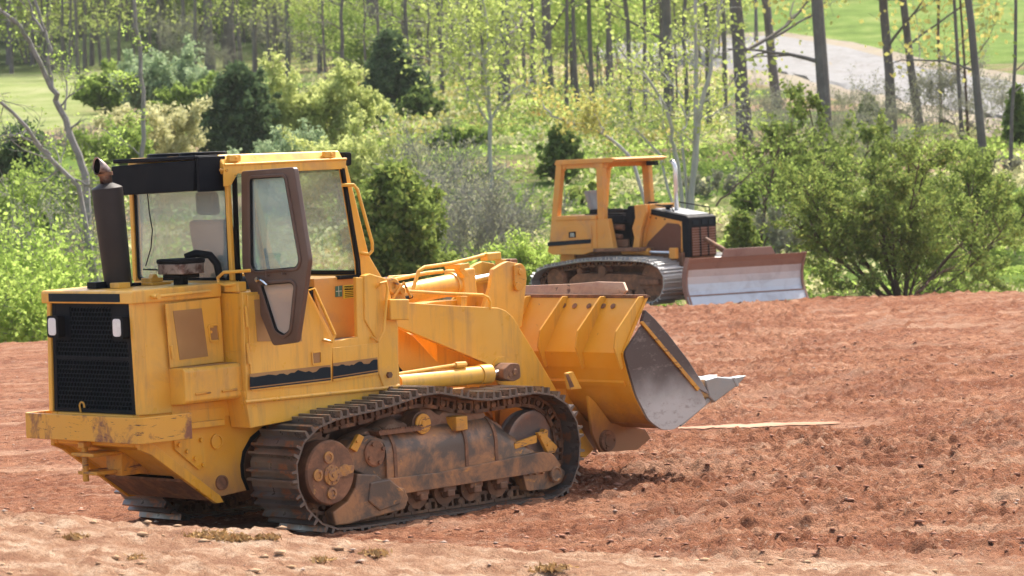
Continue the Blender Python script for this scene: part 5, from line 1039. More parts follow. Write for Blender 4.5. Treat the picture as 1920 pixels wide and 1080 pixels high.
def grow(rnd, mb, p, d, L, r, depth, tips, spread=.7, kids=4, up=.03, wob=.12, minr=.006):
    pts = limb(rnd, p, d, L, wob, up); rr = [max(minr, r*(1-.72*k/(len(pts)-1))) for k in range(len(pts))]
    mb.tube(pts, rr, 5 if depth else 4, caps=False); tips.append((pts, depth))
    if depth <= 0: return
    for k in range(kids):
        f = .3+.7*(k+rnd.random()*.8)/kids; i = min(len(pts)-2, int(f*(len(pts)-1))); q = pts[i].lerp(pts[i+1], f*(len(pts)-1)-i if i < len(pts)-1 else 0)
        dd = (pts[i+1]-pts[i]).normalized(); s_ = Vector((rnd.gauss(0, 1), rnd.gauss(0, 1), rnd.gauss(0, .5))); s_ = (s_-dd*s_.dot(dd)).normalized()
        grow(rnd, mb, q, dd+s_*spread, L*(.45+.25*rnd.random()), max(minr, rr[i]*.6), depth-1, tips, spread, kids, up, wob, minr)
def along(rs, tips, n, sig, mind=0, maxd=1, lo=.25):
    segs = [t for t in tips if mind <= t[1] <= maxd]; out = []
    for _ in range(n):
        pts = segs[rs.randint(len(segs))][0]; f = (lo+(1-lo)*rs.rand())*(len(pts)-1); i = min(int(f), len(pts)-2); out.append(tuple(pts[i].lerp(pts[i+1], f-i)))
    return np.array(out)+rs.normal(size=(n, 3))*sig
VSEED = [11]
def seeds(): VSEED[0] += 1; return random.Random(VSEED[0]), np.random.RandomState(VSEED[0])
def conifer(name, P, h, wd, label, n=12000, mat='darkcedar', col='pointed', leaf=.10, group=None, bare=.04, cat='conifer'):
    rnd, rs = seeds(); root = empty(name, P, rnd.random()*6, label, cat, group); mb = MB(); mb.tube([(0, 0, -.1), (.02*h, 0, h*.5), (0, .01*h, h*.97)], [.028*h+.02, .018*h, .005], 8)
    cl = []; nb = int(70+h*13)
    for k in range(nb):
        f = (bare+(1-bare)*((k+.5)/nb)); z = h*f*.96
        R_ = wd/2*((1-f)**.75 if col == 'pointed' else (1-f)**.5 if col == 'cone' else max(.15, math.sin(math.pi*min(.98, (f*.80+.16))))**.8)*(.65+.5*rnd.random())
        a = k*2.4+rnd.random(); up_ = .45+.5*f
        p0 = Vector((0, 0, z)); p1 = Vector((math.cos(a)*R_, math.sin(a)*R_, z+R_*up_*.6)); mb.tube([p0, p0.lerp(p1, .5)+Vector((0, 0, -R_*.06)), p1], [.012*h*.5*(1-f)+.008, .01, .005], 4, caps=False)
        for q in range(max(3, int(R_*7))):
            g_ = .25+.75*(q+rnd.random())/max(3, int(R_*7)); c = p0.lerp(p1, g_); cl.append((c.x+rnd.gauss(0, R_*.12), c.y+rnd.gauss(0, R_*.12), c.z+rnd.gauss(0, .05*h*.6), .05*h*(.5+.6*rnd.random())*(1.25-g_*.6)))
    mb.build('trunk', BK['brown'], root); cl = np.array(cl); i = rs.randint(len(cl), size=n); c = cl[i]
    pos = c[:, :3]+rs.normal(size=(n, 3))*c[:, 3:4]*np.array([.85, .85, .8]); leafobj('crown', pos, leaf, LM[mat], root, rs, 2.2); return root
def shrub(name, P, h0, wd, label, n=9000, mat='mid', leaf=.08, bark='grey', stems=7, depth=2, sig=.12, group=None, upright=.9, cat='shrub', kids=4, r0=.03, lo=.25, elong=1.6):
    h = h0*.80; rnd, rs = seeds(); root = empty(name, P, rnd.random()*6, label, cat, group); mb = MB(); tips = []
    for k in range(stems):
        a = 6.283*k/stems+rnd.random()*.6; o = .12*wd*rnd.random(); sp = wd/2/h
        d = Vector((math.cos(a)*sp*(.3+rnd.random()), math.sin(a)*sp*(.3+rnd.random()), upright)); grow(rnd, mb, (math.cos(a)*o, math.sin(a)*o, -.1), d, h*(.62+.3*rnd.random()), r0*(.7+.6*rnd.random()), depth, tips, .6, kids, .02)
    mb.build('stems', BK[bark], root)
    if n: leafobj('foliage', along(rs, tips, n, sig*h*.35, 0, depth, lo), leaf, LM[mat], root, rs, elong)
    return root
def copytree(root, P, rz, sc, label=None, group=None):
    r_ = root.copy(); COL.objects.link(r_); r_.location = P; r_.rotation_euler = (0, 0, rz); r_.scale = (sc[0], sc[0], sc[1]) if isinstance(sc, tuple) else (sc,)*3
    for ch in root.children: c = ch.copy(); COL.objects.link(c); c.parent = r_
    if label: r_['label'] = label
    if group: r_['group'] = group
    return r_
# ---- forest trees standing on the slope: each trunk to its own sighting (foot u, v, width, u at the top of the frame)
def forest_tree(u, v, wpx, utop, label, bark='dark', mat='young', n=900, group=None, h=17, branches=True, crown_lo=.22, limbs=(), s=None, leaf=.12):
    rnd, rs = seeds(); P = at(u, v) if s is None else on(u, s); s, t = xy2st(P.x, P.y); r = wpx/FPX*s/2
    lean = (utop-u)/max(v, 40)+.0387; root = empty('forest_tree', P, 0, label, 'tree', group); rh = Vector((RH[0], RH[1], 0))
    pts = [Vector((0, 0, -.4))]; k = 9
    for i in range(1, k+1):
        z = h*i/k; pts.append(Vector((0, 0, z))+rh*(lean*z)*(1 if i < 6 else .97)+Vector((rnd.gauss(0, .05), rnd.gauss(0, .05), 0))*(i*.35))
    rr = [r*1.35, r]+[r*(1-.065*i) for i in range(1, k)]; mb = MB(); mb.tube(pts, rr, 9, caps=False); tips = []
    nb = 9 if branches else 4
    for q in range(nb):
        f = crown_lo+(1-crown_lo)*q/nb; i = min(int(f*k), k-1); p = pts[i].lerp(pts[i+1], .4); a = rnd.random()*6.28
        grow(rnd, mb, p, (math.cos(a), math.sin(a), .35), h*(.16+.12*rnd.random()), r*.35, 1, tips, .7, 4, .02)
    for (f, side, L, up_) in limbs:
        i = min(int(f*k), k-1); p = pts[i].lerp(pts[i+1], f*k-i); grow(rnd, mb, p, rh*side+Vector((0, 0, up_)), L, r*.42, 1, tips, .6, 5, .01, .16)
    mb.build('trunk', BK[bark], root, smooth=True)
    if n: leafobj('crown', along(rs, tips, int(n*1.3), .32, 0, 1, .2), leaf, LM[mat], root, rs, 1.3)
    return root
G1 = 'tall dark trunks at the edge of the far wood'
bt = [ # u, v, w, utop, label, mat
 (395, 132, 17, 388, 'thick dark trunk at the wood edge above the black cab roof box', 'young'), (432, 128, 22, 428, 'wide shadowed trunk right of the thick one above the cab roof', 'mid'),
 (575, 118, 19, 574, 'stout dark trunk standing behind the pale yellow bush', 'young'), (702, 168, 22, 696, 'dark double-width trunk just left of the pointed dark cedar', 'twig'),
 (788, 150, 15, 782, 'grey trunk rising just right of the pointed cedar top', 'young'), (945, 205, 20, 948, 'broad grey trunk behind the light green leafing tree', 'young'),
 (1028, 178, 18, 1024, 'grey trunk with dark shaded foot right of the leafing tree', 'young'), (1254, 225, 18, 1250, 'dark trunk left of the road behind the pale forked stems', 'young'),
 (302, 82, 16, 300, 'solitary dark trunk behind the grey-green bush', 'young')]
for u, v, w_, ut, lb, mt in bt: forest_tree(u, v, w_, ut, lb, mat=mt, n=1000)
forest_tree(1398, 268, 26, 1378, 'thickest grey trunk leaning left of the pale road', 'dark', 'autumn', 1100, limbs=((.30, 1, 2.6, .5), (.38, -1, 3, .3)))
forest_tree(1458, 206, 17, 1432, 'slanting trunk between the thickest trunk and the patchy barked one', 'dark', 'young', 800)
forest_tree(1548, 288, 25, 1530, 'patchy barked big trunk crossing the pale road', 'dark', 'young', 1100, limbs=((.33, -1, 2.8, .15), (.45, -1, 3.2, -.15), (.40, 1, 3., .3)))
forest_tree(1672, 252, 18, 1658, 'straight dark trunk in front of the pale road with side bough', 'dark', 'autumn', 800, limbs=((.36, -1, 2.6, .5), (.42, 1, 1.6, -.4)))
forest_tree(1728, 248, 15, 1690, 'bowed dark trunk beside the straight one on the road side', 'dark', 'autumn', 800, limbs=((.24, -1, 4.2, .12),))
forest_tree(1764, 240, 6, 1758, 'slim reddish trunk standing against the middle of the road', 'brown', 'autumn', 350, h=13, branches=False)
forest_tree(1804, 262, 7, 1786, 'slim dark trunk left of the tall leaning black trunk', 'dark', 'autumn', 350, h=13, branches=False)
forest_tree(1816, 262, 5, 1800, 'thin sapling stem touching the slim trunk by the road', 'brown', 'autumn', 250, h=11, branches=False)
forest_tree(1850, 348, 15, 1812, 'tall leaning black trunk with its foot in the grass at the right', 'dark', 'autumn', 700, h=19)
forest_tree(1893, 318, 7, 1905, 'slender forked trunk nearest the right edge of the view', 'dark', 'mid', 300, h=13, limbs=((.2, 1, 3.0, 1.3),), branches=False)
# lesser trunks of the wood: nothing tells them apart one by one
rr_ = random.Random(8)
thin = [(60, 8), (98, 9), (147, 7), (160, 8), (172, 9), (190, 6), (222, 6), (348, 9), (18, 12), (120, 6), (478, 9), (506, 7), (540, 10), (600, 9), (628, 7), (655, 11), (250, 6), (130, 5), (85, 5), (206, 7), (366, 7), (452, 8), (520, 6), (668, 8), (740, 9), (760, 7)]
pt = None
for i, (u, w_) in enumerate(thin):
    v = (132 if u < 260 else 140)+rr_.uniform(-6, 14); forest_tree(u, v-6, w_*.95, u+rr_.uniform(-9, 5), 'slim dark trunk among many at the back of the wood', 'dark', 'young', 650, group='slim trunks of the far wood', branches=rr_.random() < .8, crown_lo=.16, h=15)
for u, w_, v in [(880, 8, 190), (1062, 7, 205), (1085, 8, 215), (1112, 9, 222), (1142, 10, 205), (1182, 9, 225), (1210, 7, 215), (1290, 8, 235), (1330, 9, 240), (985, 7, 190), (830, 8, 180), (905, 6, 175), (1360, 7, 215)]:
    forest_tree(u, v, w_, u-rr_.uniform(0, 18), 'thin brown trunk on the slope between the leafing trees', 'dark', 'young', 450, group='thin trunks on the middle slope', crown_lo=.28, h=14)
# leafing understorey of the wood
sap = shrub('leafing_sapling', on(60, 205), 7.5, 4.6, 'yellow-green leafing sapling in the far wood', 6500, 'young', .14, 'dark', 4, 2, .22, 'leafing saplings in the far wood', 1.2, 'sapling', 4, .05, .15, 1.25)
sap2 = shrub('leafing_sapling', on(500, 210), 7.5, 4.6, 'fresh green leafing sapling in the far wood', 6500, 'lime', .14, 'dark', 4, 2, .22, 'leafing saplings in the far wood', 1.2, 'sapling', 4, .05, .15, 1.25)
sap3 = shrub('leafing_sapling', on(640, 205), 6, 4.6, 'dull green bushy sapling in the far wood', 6500, 'mid', .14, 'dark', 4, 2, .22, 'leafing saplings in the far wood', 1.2, 'sapling', 4, .05, .15, 1.25)
for k in range(96):
    u = -20+1960*((k*0.618034) % 1); s = rr_.uniform(192, 262)+(12 if u > 1400 else 0); q = (sap, sap2, sap3, sap)[k % 4]
    if 1430 < u: 
        if k % 2: continue
        s = rr_.uniform(262, 300)
    copytree(q, on(u, s), rr_.random()*6.3, (rr_.uniform(.8, 1.5), rr_.uniform(.8, 1.5)))
for k in range(15):
    u = 640+760*((k*0.618034) % 1); q = (sap, sap3, sap2, sap)[k % 4]; s = rr_.uniform(135, 185); f = rr_.uniform(.45, .85)
    copytree(q, on(u, s), rr_.random()*6.3, (f, f*rr_.uniform(.8, 1.4)), q['label'].replace('in the far wood', 'on the middle slope'), 'saplings on the middle slope')
# a dense wall of thin trunks deeper in the wood, and bare brush at its foot
protos = [forest_tree(700, 120, 8, 696, 'slim dark trunk among many at the back of the wood', 'dark', 'young', 500, group='slim trunks of the far wood', crown_lo=.14, h=16), forest_tree(300, 118, 6, 298, 'slim dark trunk among many at the back of the wood', 'dark', 'lime', 500, group='slim trunks of the far wood', crown_lo=.2, h=14), forest_tree(640, 118, 11, 640, 'slim dark trunk among many at the back of the wood', 'dark', 'twig', 500, group='slim trunks of the far wood', crown_lo=.16, h=17)]
for k in range(100):
    u = -30+1480*((k*0.7548777) % 1); copytree(protos[k % 3], on(u, rr_.uniform(186, 285)), rr_.random()*6.3, rr_.uniform(.7, 1.25))
for k in range(26):
    u = 620+820*((k*0.618034+.3) % 1); copytree(protos[(k*2) % 3], on(u, rr_.uniform(118, 178)), rr_.random()*6.3, rr_.uniform(.45, .75), 'thin brown trunk on the slope between the leafing trees', 'thin trunks on the middle slope')
for k in range(16):
    u = 1480+470*((k*0.618034+.1) % 1); copytree(protos[k % 3], on(u, rr_.uniform(225, 290)), rr_.random()*6.3, rr_.uniform(.7, 1.1), 'slim trunk on the far bank above the road', 'slim trunks beyond the road')
brush = shrub('bare_brush', on(560, 196), 4.2, 3.6, 'bare grey brush at the foot of the far wood', 2600, 'twig', .07, 'grey', 9, 3, .09, 'bare brush along the far wood', 1.0, 'brush', 3, .02)
for k in range(20):
    u = 330+1080*((k*0.618034) % 1); f = rr_.uniform(.4, .9); copytree(brush, on(u, rr_.uniform(176, 215)), rr_.random()*6.3, f)
for k in range(9):
    u = 1410+520*((k*0.618034+.45) % 1); f = rr_.uniform(.35, .62); copytree(brush, on(u, rr_.uniform(86, 104)), rr_.random()*6.3, f, 'bare twiggy brush in front of the pale road', 'bare brush below the road')
# ---- named evergreens and bushes of the middle distance
def put(u, s): return on(u, s)
def hgt(vtop, P):
    s, t = xy2st(P.x, P.y); u = 960+t/s*FPX; hv = 283+(960-u)*.0387; return 3.098+(hv-vtop)/FPX*s-P.z
P = put(462, 96); conifer('cedar_tree', P, hgt(128, P), 2.9, 'broad dark green cedar rising behind the black box on the cab roof', 34000, 'darkcedar', 'cone', .075, cat='cedar')
P = put(748, 118); conifer('cedar_tree', P, hgt(62, P), 2.9, 'narrow pointed dark cedar at the foot of the dark trunk', 32000, 'darkcedar', 'pointed', .095, cat='cedar')
P = put(800, 112); conifer('cedar_tree', P, hgt(165, P), 1.9, 'small lighter cedar leaning against the pointed one', 6500, 'cedar', 'pointed', .12, cat='cedar')
P = put(1062, 88); conifer('cedar_tree', P, hgt(238, P), 1.4, 'small round dark cedar behind the bulldozer canopy corner', 7000, 'cedar', 'cone', .075, cat='cedar')
P = put(748, 66); conifer('juniper', P, hgt(318, P), 2.3, 'olive green juniper right of the loader cab grab rail', 26000, 'juniper', 'round', .07, cat='juniper')
P = put(50, 74); conifer('juniper', P, hgt(240, P), 2.0, 'dark green juniper behind the lime bush at the left edge', 9000, 'darkcedar', 'round', .08, cat='juniper')
P = put(1640, 104); conifer('juniper', P, hgt(180, P), 1.0, 'small dark juniper in front of the road between two trunks', 3000, 'cedar', 'pointed', .11, cat='juniper')
P = put(1918, 92); conifer('juniper', P, hgt(165, P), 1.0, 'dark juniper tip at the right edge below the road', 4000, 'cedar', 'pointed', .10, cat='juniper')
P = put(1395, 68); conifer('juniper', P, hgt(400, P), .75, 'little bright juniper behind the bulldozer radiator', 5000, 'juniper', 'round', .055, cat='juniper')
# the big open juniper with spreading stems at the right
def openjuniper(P, h, wd, label, n, stems, mat='juniper', leaf=.065, skew=0., fan=1.):
    rnd, rs = seeds(); root = empty('spreading_juniper', P, 0, label, 'juniper'); mb = MB(); tips = []; rh = Vector((RH[0], RH[1], 0)); dh = Vector((DH[0], DH[1], 0))
    for k in range(stems):
        a = -1+2*(k+.5)/stems+rnd.gauss(0, .08); L = h*(1.0-.16*abs(a))*(.85+.3*rnd.random())
        d = rh*(a*wd/h*.62*fan+skew)+dh*rnd.gauss(0, .35)+Vector((0, 0, .9-.35*abs(a))); pts = limb(rnd, (0, 0, -.1), d, L, .07, .03, 8)
        r0 = .055*(.6+.5*rnd.random()); mb.tube(pts, [r0*(1-.8*i/8) for i in range(9)], 6, caps=False)
        for q in range(9):
            i = min(7, 1+int(7*(q+rnd.random())/9)); dd = (pts[i+1]-pts[i]).normalized(); s_ = Vector((rnd.gauss(0, 1), rnd.gauss(0, 1), rnd.gauss(.2, .5))); s_.normalize()
            grow(rnd, mb, pts[i], dd*.8+s_*.9, L*.42*(1.2-.09*i), .014, 2, tips, .75, 3, .03, .14, .0035)
    mb.build('trunk', BK['brown'], root, smooth=True)
    t2 = [t for t in tips]; pos = along(rs, t2, n, .045, 0, 1, .1); keep = pos[:, 2] > .12; leafobj('crown', pos[keep], leaf, LM[mat], root, rs, 2.0); return root
P = put(1690, 65.5); openjuniper(P, hgt(245, P)*.93, 4.7, 'big spreading juniper with fanned brown stems behind the dirt edge', 36000, 11, 'juniper', .044)
P = put(1545, 76); openjuniper(P, hgt(215, P), 2.2, 'tall loose juniper behind the bulldozer blade', 10000, 5, 'juniper', .06, -.05)
P = put(1840, 72); openjuniper(P, hgt(280, P), 2.6, 'yellowish juniper at the right end of the big spreading one', 10000, 5, 'juniper', .05)
P = put(1500, 80); shrub('bare_shrub', P, hgt(240, P), 2.0, 'tangle of bare brown twigs beside the tall loose juniper', 1200, 'twig', .05, 'brown', 7, 2, .1, None, 1.0, 'shrub', 4, .02)
# bright bush at the left edge
P = put(70, 60.5); shrub('lime_bush', P, hgt(425, P), 2.3, 'bright lime leafed bush left of the loader', 10000, 'lime', .060, 'grey', 9, 2, .16, None, .9, 'bush', 4, .022, .1)
P = put(-30, 62); shrub('lime_bush', P, hgt(420, P), 2.0, 'lime leafed bush cut by the left edge', 7000, 'lime', .060, 'grey', 8, 2, .16, None, .9, 'bush', 4, .022, .1)
P = put(165, 62.5); shrub('lime_bush', P, hgt(450, P), 1.4, 'thin leafed lime bush touching the muffler', 3800, 'lime', .055, 'grey', 7, 2, .16, None, .9, 'bush', 4, .018, .1)
P = put(130, 66); shrub('bare_shrub', P, hgt(330, P), 2.8, 'grey twiggy bare shrub above the lime bush', 2200, 'twig', .04, 'grey', 9, 2, .1, None, .9, 'shrub', 5, .022)
P = put(20, 70); shrub('brushy_shrub', P, hgt(300, P), 2.4, 'dull green brushy shrub with yellow catkins at the left edge', 7000, 'mid', .06, 'grey', 8, 2, .12)
P = put(130, 80); shrub('brushy_shrub', P, hgt(270, P), 2.4, 'dull green brushy shrub behind the exhaust tip', 6000, 'mid', .07, 'grey', 8, 2, .12)
# pale bushes in the middle distance
for u, s, vt, wd, n, mt, lf, lb in [
 (295, 92, 198, 2.6, 12000, 'cream', .085, 'cream coloured flowering bush left of the broad dark cedar'),
 (315, 118, 92, 2.6, 9500, 'sage', .11, 'grey-green feathery bush above the cream one'),
 (612, 98, 142, 3.0, 14000, 'paleyellow', .095, 'pale yellow bush with upright plumes above the cab roof'),
 (680, 108, 170, 2.6, 9000, 'sage', .11, 'sage green bush between the pale yellow bush and the pointed cedar'),
 (665, 82, 245, 2.6, 11000, 'paleyellow', .075, 'pale spring green bush right of the cab roof lamp'),
 (560, 84, 255, 2.2, 8000, 'sage', .075, 'sage bush peeping over the cab roof'),
 (385, 116, 150, 3.2, 10000, 'mid', .12, 'mid green leafy bush left of the broad dark cedar'),
 (235, 88, 235, 1.8, 6000, 'mid', .09, 'low green bush beside the lichen covered stem'),
 (215, 130, 130, 2.4, 6000, 'mid', .13, 'dark green bush at the end of the meadow shadow'),
 (870, 100, 225, 2.6, 8000, 'mid', .10, 'green bush behind the bare grey shrub'),
 (1000, 96, 285, 2.2, 7000, 'mid', .09, 'low green bush left of the bulldozer canopy'),
 (980, 66, 435, 1.6, 7000, 'lime', .055, 'small bright green bush left of the bulldozer tank'),
 (1110, 84, 330, 2.2, 5500, 'young', .075, 'sparse yellow-green bush seen through the bulldozer canopy'),
 (1200, 88, 330, 2.0, 4000, 'mid', .08, 'green tuft bush behind the bulldozer canopy front post'),
 (1440, 80, 330, 2.0, 5000, 'mid', .075, 'green bush behind the bulldozer blade extension'),
 (1910, 74, 380, 1.6, 3500, 'mid', .07, 'green bush at the right edge above the dirt')]:
    P = put(u, s); shrub('leafy_bush', P, hgt(vt, P), wd, lb, int(n*1.7), mt, lf*.72, 'grey', 13, 3, .12, None, 1.2, 'bush', 3, .022, .1, 2.4)
for u, s, vt, wd, lb in [(825, 84, 220, 2.4, 'rounded bare grey shrub above the olive juniper'), (900, 70, 300, 2.4, 'grey twiggy shrub behind the tilt cylinder'), (830, 76, 270, 2.0, 'leafless shrub beside the olive juniper'),
 (960, 74, 330, 2.2, 'leafless tangle left of the bulldozer'), (1345, 84, 300, 2.6, 'sparse bare shrub above the bulldozer hood'), (1880, 86, 270, 2.6, 'bare brush between the right hand trunks'), (160, 100, 225, 2.2, 'bare brush in the meadow beside the forked grey tree'), (1470, 72, 380, 1.8, 'bare twigs above the blade')]:
    P = put(u, s); shrub('bare_shrub', P, hgt(vt, P), wd, lb, 2600, 'twig', .045, 'grey', 11, 2, .08, None, .95, 'shrub', 6, .018)
# ---- young trees with drawn stems: each stem a chain of sightings at its own distance
def drawn(name, s, base_uv, stems, label, bark, mat, n, leaf, sig=.18, twigs=5, tl=.9, cat='tree', lo=.3, z0=None):
    rnd, rs = seeds(); P = on(base_uv[0], s); root = empty(name, P, 0, label, cat); mb = MB(); tips = []
    for ch, w0, w1, dz in stems:
        pts = []
        for (u, v) in ch:
            d = ray(u, v); k = (s+dz*len(pts)/len(ch))/(d[0]*DH[0]+d[1]*DH[1]); p = CAM+d*k; pts.append(Vector(p)-P)
        if ch[0] == base_uv: pts[0] = Vector((0, 0, -.15))
        fine = []
        for a, b_ in zip(pts[:-1], pts[1:]):
            for j in range(3): fine.append(a.lerp(b_, j/3)+Vector((rnd.gauss(0, .015), rnd.gauss(0, .03), rnd.gauss(0, .01))))
        fine.append(pts[-1]); m_ = len(fine); rr = [max(.006, (w0+(w1-w0)*i/(m_-1))/FPX*s/2) for i in range(m_)]
        mb.tube(fine, rr, 7, caps=False); tips.append((fine, 2))
        for q in range(twigs*2):
            i = int(m_*(lo+(1-lo)*rnd.random())); i = min(i, m_-2); dd = (fine[i+1]-fine[i]).normalized(); s_ = Vector((rnd.gauss(0, 1), rnd.gauss(0, 1), rnd.gauss(0, 1))).normalized()
            grow(rnd, mb, fine[i], dd*.7+s_*.9, tl*(.5+.7*rnd.random()), max(.007, rr[i]*.4), 1, tips, .6, 3, .02, .14, .004)
    mb.build('trunk', BK[bark], root, smooth=True)
    if n: leafobj('crown', along(rs, tips, n, sig, 0, 1, .3), leaf, LM[mat], root, rs, 1.3)
    return root
b0 = (1292, 400)
drawn('pale_tree', 74, b0, [([b0, (1300, 310), (1306, 200), (1306, 90), (1303, -20)], 13, 6, 0), ([b0, (1304, 300), (1318, 190), (1330, 130), (1345, 50), (1352, -20)], 12, 5, 1), ([b0, (1270, 300), (1262, 262), (1250, 205), (1238, 180), (1200, 130), (1160, 88)], 9, 4, -1),
 ([b0, (1284, 300), (1276, 250), (1290, 232), (1276, 195)], 6, 3, 1), ([b0, (1240, 290), (1180, 230), (1140, 180)], 6, 3, 1.5), ([(1318, 225), (1340, 212), (1375, 190)], 4, 2, .5), ([(1250, 205), (1215, 172), (1165, 160)], 5, 2, .5), ([(1285, 185), (1250, 145), (1225, 120)], 4, 2, 1.5)],
 'pale forked young tree behind the bulldozer exhaust', 'pale', 'young', 2200, .075, .14, 6, 1.0)
b0 = (1255, 366)
drawn('pale_tree', 70, b0, [([b0, (1185, 300), (1145, 262), (1120, 245), (1035, 218), (1018, 195)], 8, 3, 1.5), ([(1130, 250), (1122, 230), (1110, 205)], 4, 2, 0)], 'low leaning pale stem passing behind the bulldozer canopy', 'pale', 'autumn', 900, .075, .16, 4, .7)
b0 = (925, 330)
drawn('pale_tree', 84, b0, [([b0, (921, 240), (915, 190), (909, 120), (917, 62), (905, -20)], 9, 4, 0), ([(921, 225), (945, 180), (975, 160), (1010, 140)], 5, 2, 1), ([(909, 118), (880, 95), (860, 75)], 5, 2, -1), ([(921, 238), (890, 190), (870, 150), (840, 120)], 5, 2, -1), ([(913, 100), (940, 60), (970, 20)], 4, 2, 1), ([(909, 120), (860, 50), (840, 0)], 4, 2, 0)],
 'light green leafing tree with a slim white stem in the centre', 'pale', 'young', 2600, .09, .2, 7, 1.2)
b0 = (172, 395)
drawn('bare_tree', 66, b0, [([b0, (160, 330), (140, 270), (112, 200), (98, 165), (60, 90), (40, 50), (-10, 10)], 17, 6, 0), ([(98, 165), (92, 110), (85, 60), (66, 0), (60, -30)], 8, 5, 1), ([(85, 60), (60, 30), (48, -20)], 5, 3, .5), ([(118, 205), (125, 160), (128, 120)], 4, 2, 1)],
 'bare grey forked tree leaning left across the meadow', 'grey', 'lime', 500, .05, .12, 4, .8)
b0 = (200, 420)
drawn('bare_tree', 63, b0, [([b0, (150, 350), (95, 300), (50, 240), (5, 195), (-30, 170)], 11, 5, 0), ([(95, 290), (60, 268), (30, 250)], 6, 3, .5), ([(130, 330), (160, 345), (172, 352)], 5, 3, 0)], 'low bare grey limb slanting down to the muffler', 'grey', 'lime', 250, .045, .1, 5, .8)
b0 = (262, 330)
drawn('bare_tree', 72, b0, [([b0, (266, 290), (269, 200), (265, 110), (255, 50), (246, -30)], 10, 7, 0), ([(269, 140), (240, 148), (215, 152)], 3, 2, 0), ([(262, 290), (240, 270), (190, 240)], 3, 2, 0)], 'single upright lichen covered stem in front of the meadow', 'grey', 'lime', 700, .05, .06, 5, .35)
b0 = (1420, 470)
drawn('bare_tree', 72, b0, [([b0, (1432, 400), (1446, 340), (1462, 275)], 8, 4, 0), ([(1340, 385), (1380, 350), (1420, 310)], 4, 2, 0), ([b0, (1440, 440), (1475, 380), (1500, 330)], 5, 2, 1)], 'brown stem leaning right behind the blade', 'brown', 'mid', 900, .06, .15, 5, .8)
b0 = (1830, 545)
drawn('fallen_branch', 62, b0, [([(1714, 556), (1738, 535), (1764, 512), (1790, 500)], 4, 2, 0)], 'broken brown bough lying under the big spreading juniper', 'brown', 'mid', 0, .05, cat='branch', twigs=2, tl=.3)
# ---- low growth nobody could count
def scatter(name, N, srange, trange, mat, size, hh, sd, clump=260, elong=1.6):
    rs = np.random.RandomState(sd); cs = srange[0]+(srange[1]-srange[0])*rs.rand(clump)**1.3; ct = (trange[0]+(trange[1]-trange[0])*rs.rand(clump)); i = rs.randint(clump, size=N); cw = (.2+.9*rs.rand(clump))*cs/90
    s = cs[i]+rs.normal(size=N)*cw[i]; t = ct[i]*cs[i]/100+rs.normal(size=N)*cw[i]; ok = (s > edge_s(t)+1.5) & ~((t/s < -.088) & (s > 86)) & ~((s > 98) & (t/s > .070)); s, t = s[ok], t[ok]; x, y = st2xy(s, t); z = hill_h(s, t)+rs.rand(len(s))**2*hh*(cw[i][ok])
    o = leafobj(name, np.stack([x, y, z], 1), size, LM[mat], None, rs, elong); return tag(o, kind='stuff')
scatter('undergrowth', 34000, (63, 120), (-17, 17), 'mid', .09, .7, 1, 170)
scatter('spring_grass', 50000, (63, 150), (-17, 17), 'lime', .09, .2, 2, 300)
scatter('dry_brush', 42000, (63, 170), (-17, 17), 'cream', .10, .5, 3, 300)
scatter('leaf_litter', 9000, (100, 190), (-5, 8), 'autumn', .14, .3, 4, 300)
# ================================================================= loose bits on the dirt
def clods(name, N, srange, tw, smin, smax, mat, sd, dens=None):
    rs = np.random.RandomState(sd); s = srange[0]+(srange[1]-srange[0])*rs.rand(N)**1.2; t = (rs.rand(N)*2-1)*tw*s/28
    if dens is not None: ok = dens(s, t, rs); s, t = s[ok], t[ok]
    x, y = st2xy(s, t); z = pad_h(s, t); sz = smin+(smax-smin)*rs.rand(len(s))**3
    base = np.array([(0, 0, 1), (1, 0, 0), (0, 1, 0), (-1, 0, 0), (0, -1, 0), (0, 0, -1)], float)*np.array([1.3, 1.3, .45]); F = np.array([(0, 1, 2), (0, 2, 3), (0, 3, 4), (0, 4, 1), (5, 2, 1), (5, 3, 2), (5, 4, 3), (5, 1, 4)])
    n = len(s); v = base[None]*(.6+.8*rs.rand(n, 6, 1))*sz[:, None, None]; a = rs.rand(n)*6.28; c, q = np.cos(a)[:, None], np.sin(a)[:, None]
    vx = v[..., 0]*c-v[..., 1]*q; vy = v[..., 0]*q+v[..., 1]*c; co = np.stack([vx+x[:, None], vy+y[:, None], v[..., 2]+(z+sz*.15)[:, None]], -1).reshape(-1, 3); f = (F[None]+6*np.arange(n)[:, None, None]).reshape(-1)
    me = bpy.data.meshes.new(name); me.vertices.add(len(co)); me.vertices.foreach_set('co', co.ravel()); me.loops.add(len(f)); me.loops.foreach_set('vertex_index', f); me.polygons.add(len(f)//3); me.polygons.foreach_set('loop_start', np.arange(0, len(f), 3)); me.update(); me.materials.append(mat)
    o = bpy.data.objects.new(name, me); COL.objects.link(o); return tag(o, kind='stuff')
rough = lambda s, t, rs: rs.rand(len(s)) < np.where(t+.15*(s-26) > -1.2, .95, .18)
clods('soil_clods', 5000, (23.2, 50), 5, .006, .036, surf('fresh_clods', (.33, .155, .10), .95, dirt=(.48, .27, .18), dirt_at=(.4, .7), dscale=3, spec=.1), 1, rough)
clods('pale_stones', 1500, (19, 55), 5, .005, .024, surf('pale_stone', (.55, .42, .34), .9, faded=(.42, .30, .23), spec=.1), 2)
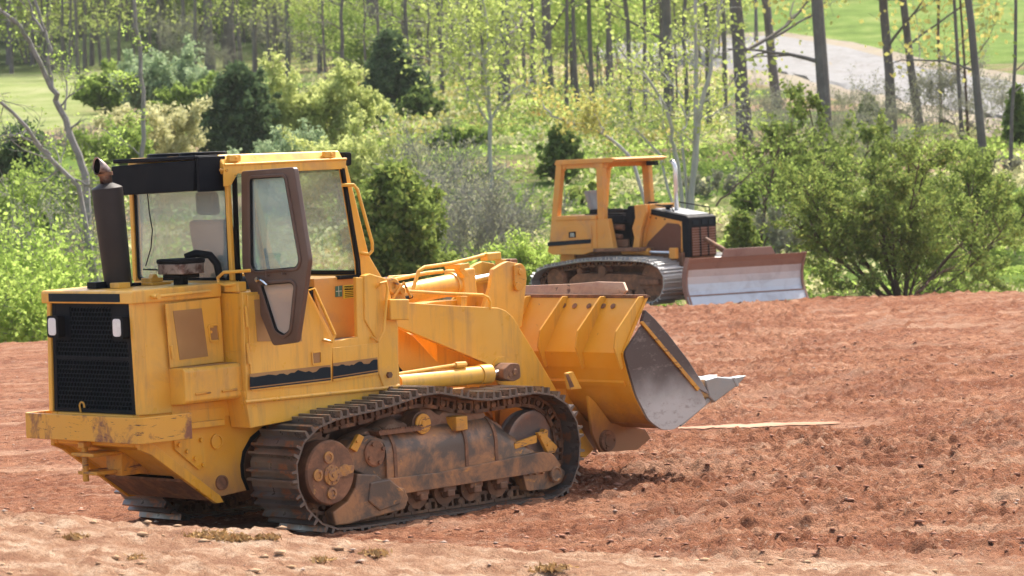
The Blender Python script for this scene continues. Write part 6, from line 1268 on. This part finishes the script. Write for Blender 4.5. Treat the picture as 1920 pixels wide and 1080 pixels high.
clods('bank_clods', 500, (18, 23.2), 5, .005, .040, surf('tan_clods', (.46, .28, .16), .95, faded=(.52, .35, .22), spec=.1), 3)
LM['straw'] = leafmat('dry_straw', (.22, .12, .05), (.50, .33, .15), .1)
def tuft(u, v, r, n, label, mat='straw'):
    rs = np.random.RandomState(int(u)); d = ray(u, v); k = 18.
    while k < 26:
        p = CAM+d*k; s, t = xy2st(p[0], p[1])
        if p[2] < pad_h(s, t): break
        k += .03
    P = Vector((p[0], p[1], float(pad_h(s, t)))); root = empty('straw_tuft', P, 0, label, 'straw tuft')
    pos = rs.normal(size=(n, 3))*np.array([r, r, r*.16]); pos[:, 2] = np.abs(pos[:, 2]); tag(leafobj('straw', pos, .018, LM[mat], root, rs, 3.), kind='stuff')
    mb = MB(); rnd = random.Random(int(u))
    for q in range(5):
        c = Vector((rnd.gauss(0, r*.5), rnd.gauss(0, r*.5), .01)); rr = r*rnd.uniform(.25, .5); vv = [c+Vector((rr*math.cos(a)*rnd.uniform(.7, 1.2), rr*math.sin(a)*rnd.uniform(.7, 1.2), -.01)) for a in [k_*.785 for k_ in range(8)]]+[c+Vector((rr*.5*math.cos(a), rr*.5*math.sin(a), rr*rnd.uniform(.35, .6))) for a in [k_*.785 for k_ in range(8)]]
        mb.add(vv, [(k_, (k_+1) % 8, (k_+1) % 8+8, k_+8) for k_ in range(8)]+[tuple(range(8, 16))])
    mb.build('clod', M['clay'], root)
for u, v, r, n, lb in [(385, 1008, .10, 700, 'largest yellow straw tuft on the near bank'), (440, 1012, .07, 350, 'straw tuft just right of the largest one'), (135, 1012, .07, 260, 'dark clod with dry straw near the left end of the bank'), (500, 1012, .05, 300, 'small grassy clod left of the track foot'), (700, 1040, .06, 250, 'small straw tuft on the bank below the track'), (1035, 1068, .06, 300, 'dark clod at the bottom edge below the front track'), (250, 1048, .06, 160, 'clod with straw at the bottom left of the bank'), (600, 1050, .05, 120, 'rounded clod on the bank below the rear of the track')]:
    tuft(u, v, r*.75, int(n*.5), lb)
